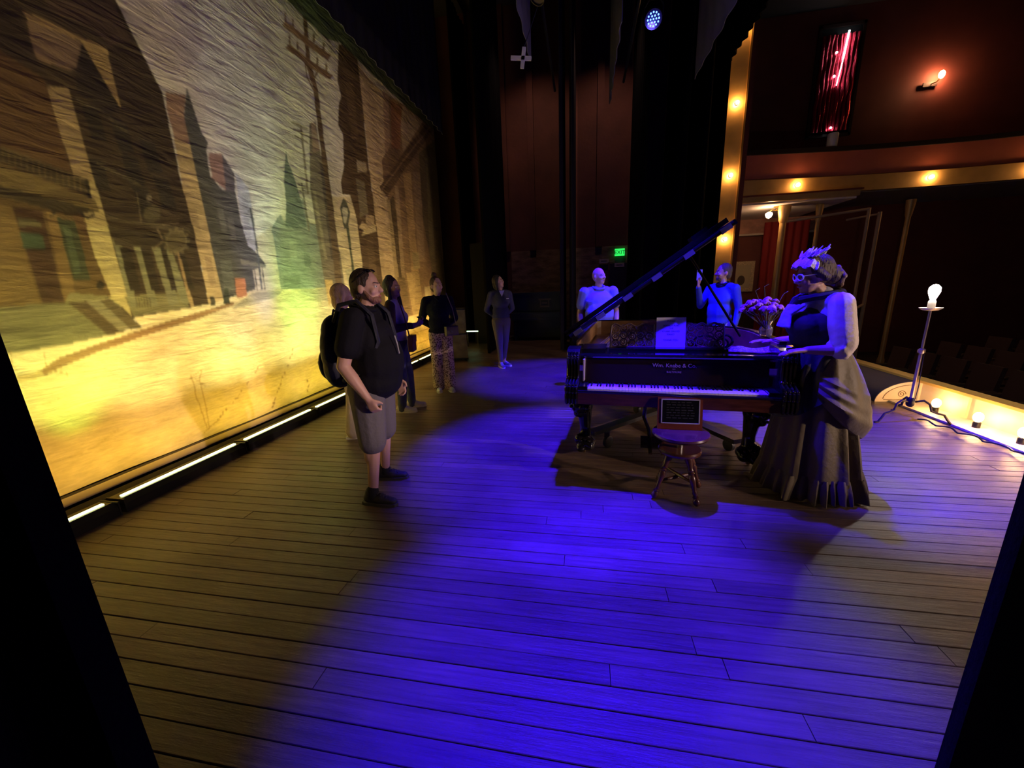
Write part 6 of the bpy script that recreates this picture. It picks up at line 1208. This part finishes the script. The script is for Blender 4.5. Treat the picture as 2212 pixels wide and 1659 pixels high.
for i in range(6):
    h_ = i/5; row = []
    for t, rr in ring:
        row.append((math.sin(t)*(rr*(1-.55*h_**2)), .030+math.cos(t)*(rr*(.86-.62*h_**1.6))-.045*h_+.01, 1.675+.035*math.cos(t)+.085*h_*(1.0-.25*h_)+.010*math.sin(t*9)*(1-h_)))
    rows.append(row)
for r_ in rows: r_ += [(p[0]*.96, p[1]*.96, p[2]-.004) for p in r_[::-1]]
mb.loft(rows); cp = mb.build('lace_cap', LAC, body)
mb = MB(s); mb.T = P['HT']
for j in range(30):
    t = R(-100)+R(200)*((j*11) % 30)/29; b0 = V3(math.sin(t)*.07, .01+math.cos(t)*.05-.02*(j % 3), 1.755); d = V3(math.sin(t)*.5+random.uniform(-.3, .3), -.45-random.uniform(0, .7), random.uniform(.25, .9)).normalized()
    mb.tube([b0, b0+d*.03, b0+d*random.uniform(.05, .08)+V3(0, 0, -.004)], [.009, .008, .003], 5)
mb.build('cap_ruffle', LAC, cp)
mb = MB(s); mb.T = P['HT']
for sx in (-1, 1):
    mb.tube([(sx*(.034+.026*math.cos(t)), .107-.010*abs(math.cos(t))*(1 if math.cos(t) > 0 else .2), 1.633+.021*math.sin(t)) for t in np.linspace(0, 2*PI, 17)], .0042, 6); mb.tube([(sx*.060, .097, 1.640), (sx*.082, .04, 1.637), (sx*.084, -.02, 1.63)], .0035, 5)
mb.tube([(-.008, .108, 1.637), (.008, .108, 1.637)], .004, 5); mb.build('glasses', mat('clear_pink_acetate', (.72, .68, .74), .2), body)
MB(s).lathe([(.006, -.001), (.0095, 0), (.006, .001)], tuple(Vector(P['sh']['L'][2])+V3(.0, .115, -.0)), 10, (0, 1, 0)).build('ring', MT['old_brass'], body)
# underskirt
def skirt_pt(ph, t):
    # ph 0 = front (+Y), pi = back ; t 0 waist .. 1 floor ; metres in lady frame
    z = 1.06*(1-t)+.012; f = (1+math.cos(ph))/2
    a = .135+.165*t**.75; by = .125+.195*t**.8; cy = -.005-.045*t
    k = .010+.030*t; fold = k*math.sin(ph*13+1.3*math.sin(ph*3))*(.6+.4*math.sin(ph*5))
    return (a+fold)*math.sin(ph), cy+(by+fold)*math.cos(ph), z
mb = MB(); N_ = 150; rows = []
for i in range(22):
    t = i/21*.86; rows.append([skirt_pt(2*PI*j/N_, t) for j in range(N_)])
mb.loft(rows, True, False); mb.build('underskirt', OLV, body)
mb = MB(); rows = []
for i in range(7):
    t = i/6; row = []
    for j in range(N_*2):
        ph = PI*j/N_; x, y_, z = skirt_pt(ph, .84); g = 1+.02*math.sin(t*PI)+.13*t+ (.028+.055*t)*math.sin(ph*30+2*math.sin(ph*4)); row.append((x*g, (y_+.045)*g-.045, .172*(1-t)+.010+.012*t*math.sin(ph*15)**2))
    rows.append(row)
mb.loft(rows, True, False); mb.build('hem_ruffle', OLV, body)
# bustle overskirt: draped, fuller at the back, hem sweeping down to the rear and tucked under
mb = MB(); rows = []; NI = 40
for i in range(NI+1):
    t = i/NI; row = []
    for j in range(121):
        ph = R(62)+R(236)*j/120; bk = (1-math.cos(ph))/2; bk2 = bk**1.4; ed = min(1, min(j, 120-j)/14)
        zl = .84-.43*bk**1.1; z = 1.075+(zl-1.075)*min(1, t*1.06)
        bul = math.sin(min(1, t*1.0)*PI*.56)**.9
        a = .14+.115*bul+.070*bul*bk2; byy = .135+.075*bul*(1-bk)+.205*bul*bk2
        if t > .80: g = 1-.17*((t-.80)/.20)**1.6; a *= g; byy *= g
        sw = .022*math.exp(-((t-.80)/.06)**2)+.018*math.exp(-((t-.66)/.045)**2)+.014*math.exp(-((t-.52)/.04)**2)
        fold = (.003+.012*t)*math.sin(ph*11+t*6*math.sin(ph)+1)*(.5+.5*math.sin(ph*3+t*3))*(1 if t < .6 else .5) + sw*(.35+.65*math.sin(PI*min(1, bk*1.3)))
        fold -= .03*(1-ed)
        row.append(((a+fold)*math.sin(ph), -.005+(byy+fold)*math.cos(ph), z+.02*bk*math.sin(t*PI)))
    rows.append(row+[(p[0]*.985, p[1]*.985, p[2]) for p in row[::-1]])
mb.loft(rows, True, False); mb.build('bustle_overskirt', OLV, body)
mb = MB(); rows = []
for i in range(20):   # dark apron front
    t = i/19; row = []
    for j in range(44):
        u_ = -1+2*j/43; ph = u_*1.55; x, y_, z = skirt_pt(ph, .02+t*.46*(1-.45*u_*u_)); g = 1.10+.05*t+.02*math.sin(ph*15+t*3); row.append((x*g+.0, (y_+.02)*g, z))
    row += [(p[0]*.985, p[1]*.985-.003, p[2]) for p in row[::-1]]; rows.append(row)
mb.loft(rows); mb.build('dark_apron', mat('dark_navy_drape', (.022, .020, .026), .55, bump=.25, bs=24), body)
for sx in (-1, 1): MB().cap((sx*.08, -.02, .035), .032, (sx*.08, .13, .028), .024).build('boot', DRK, body)
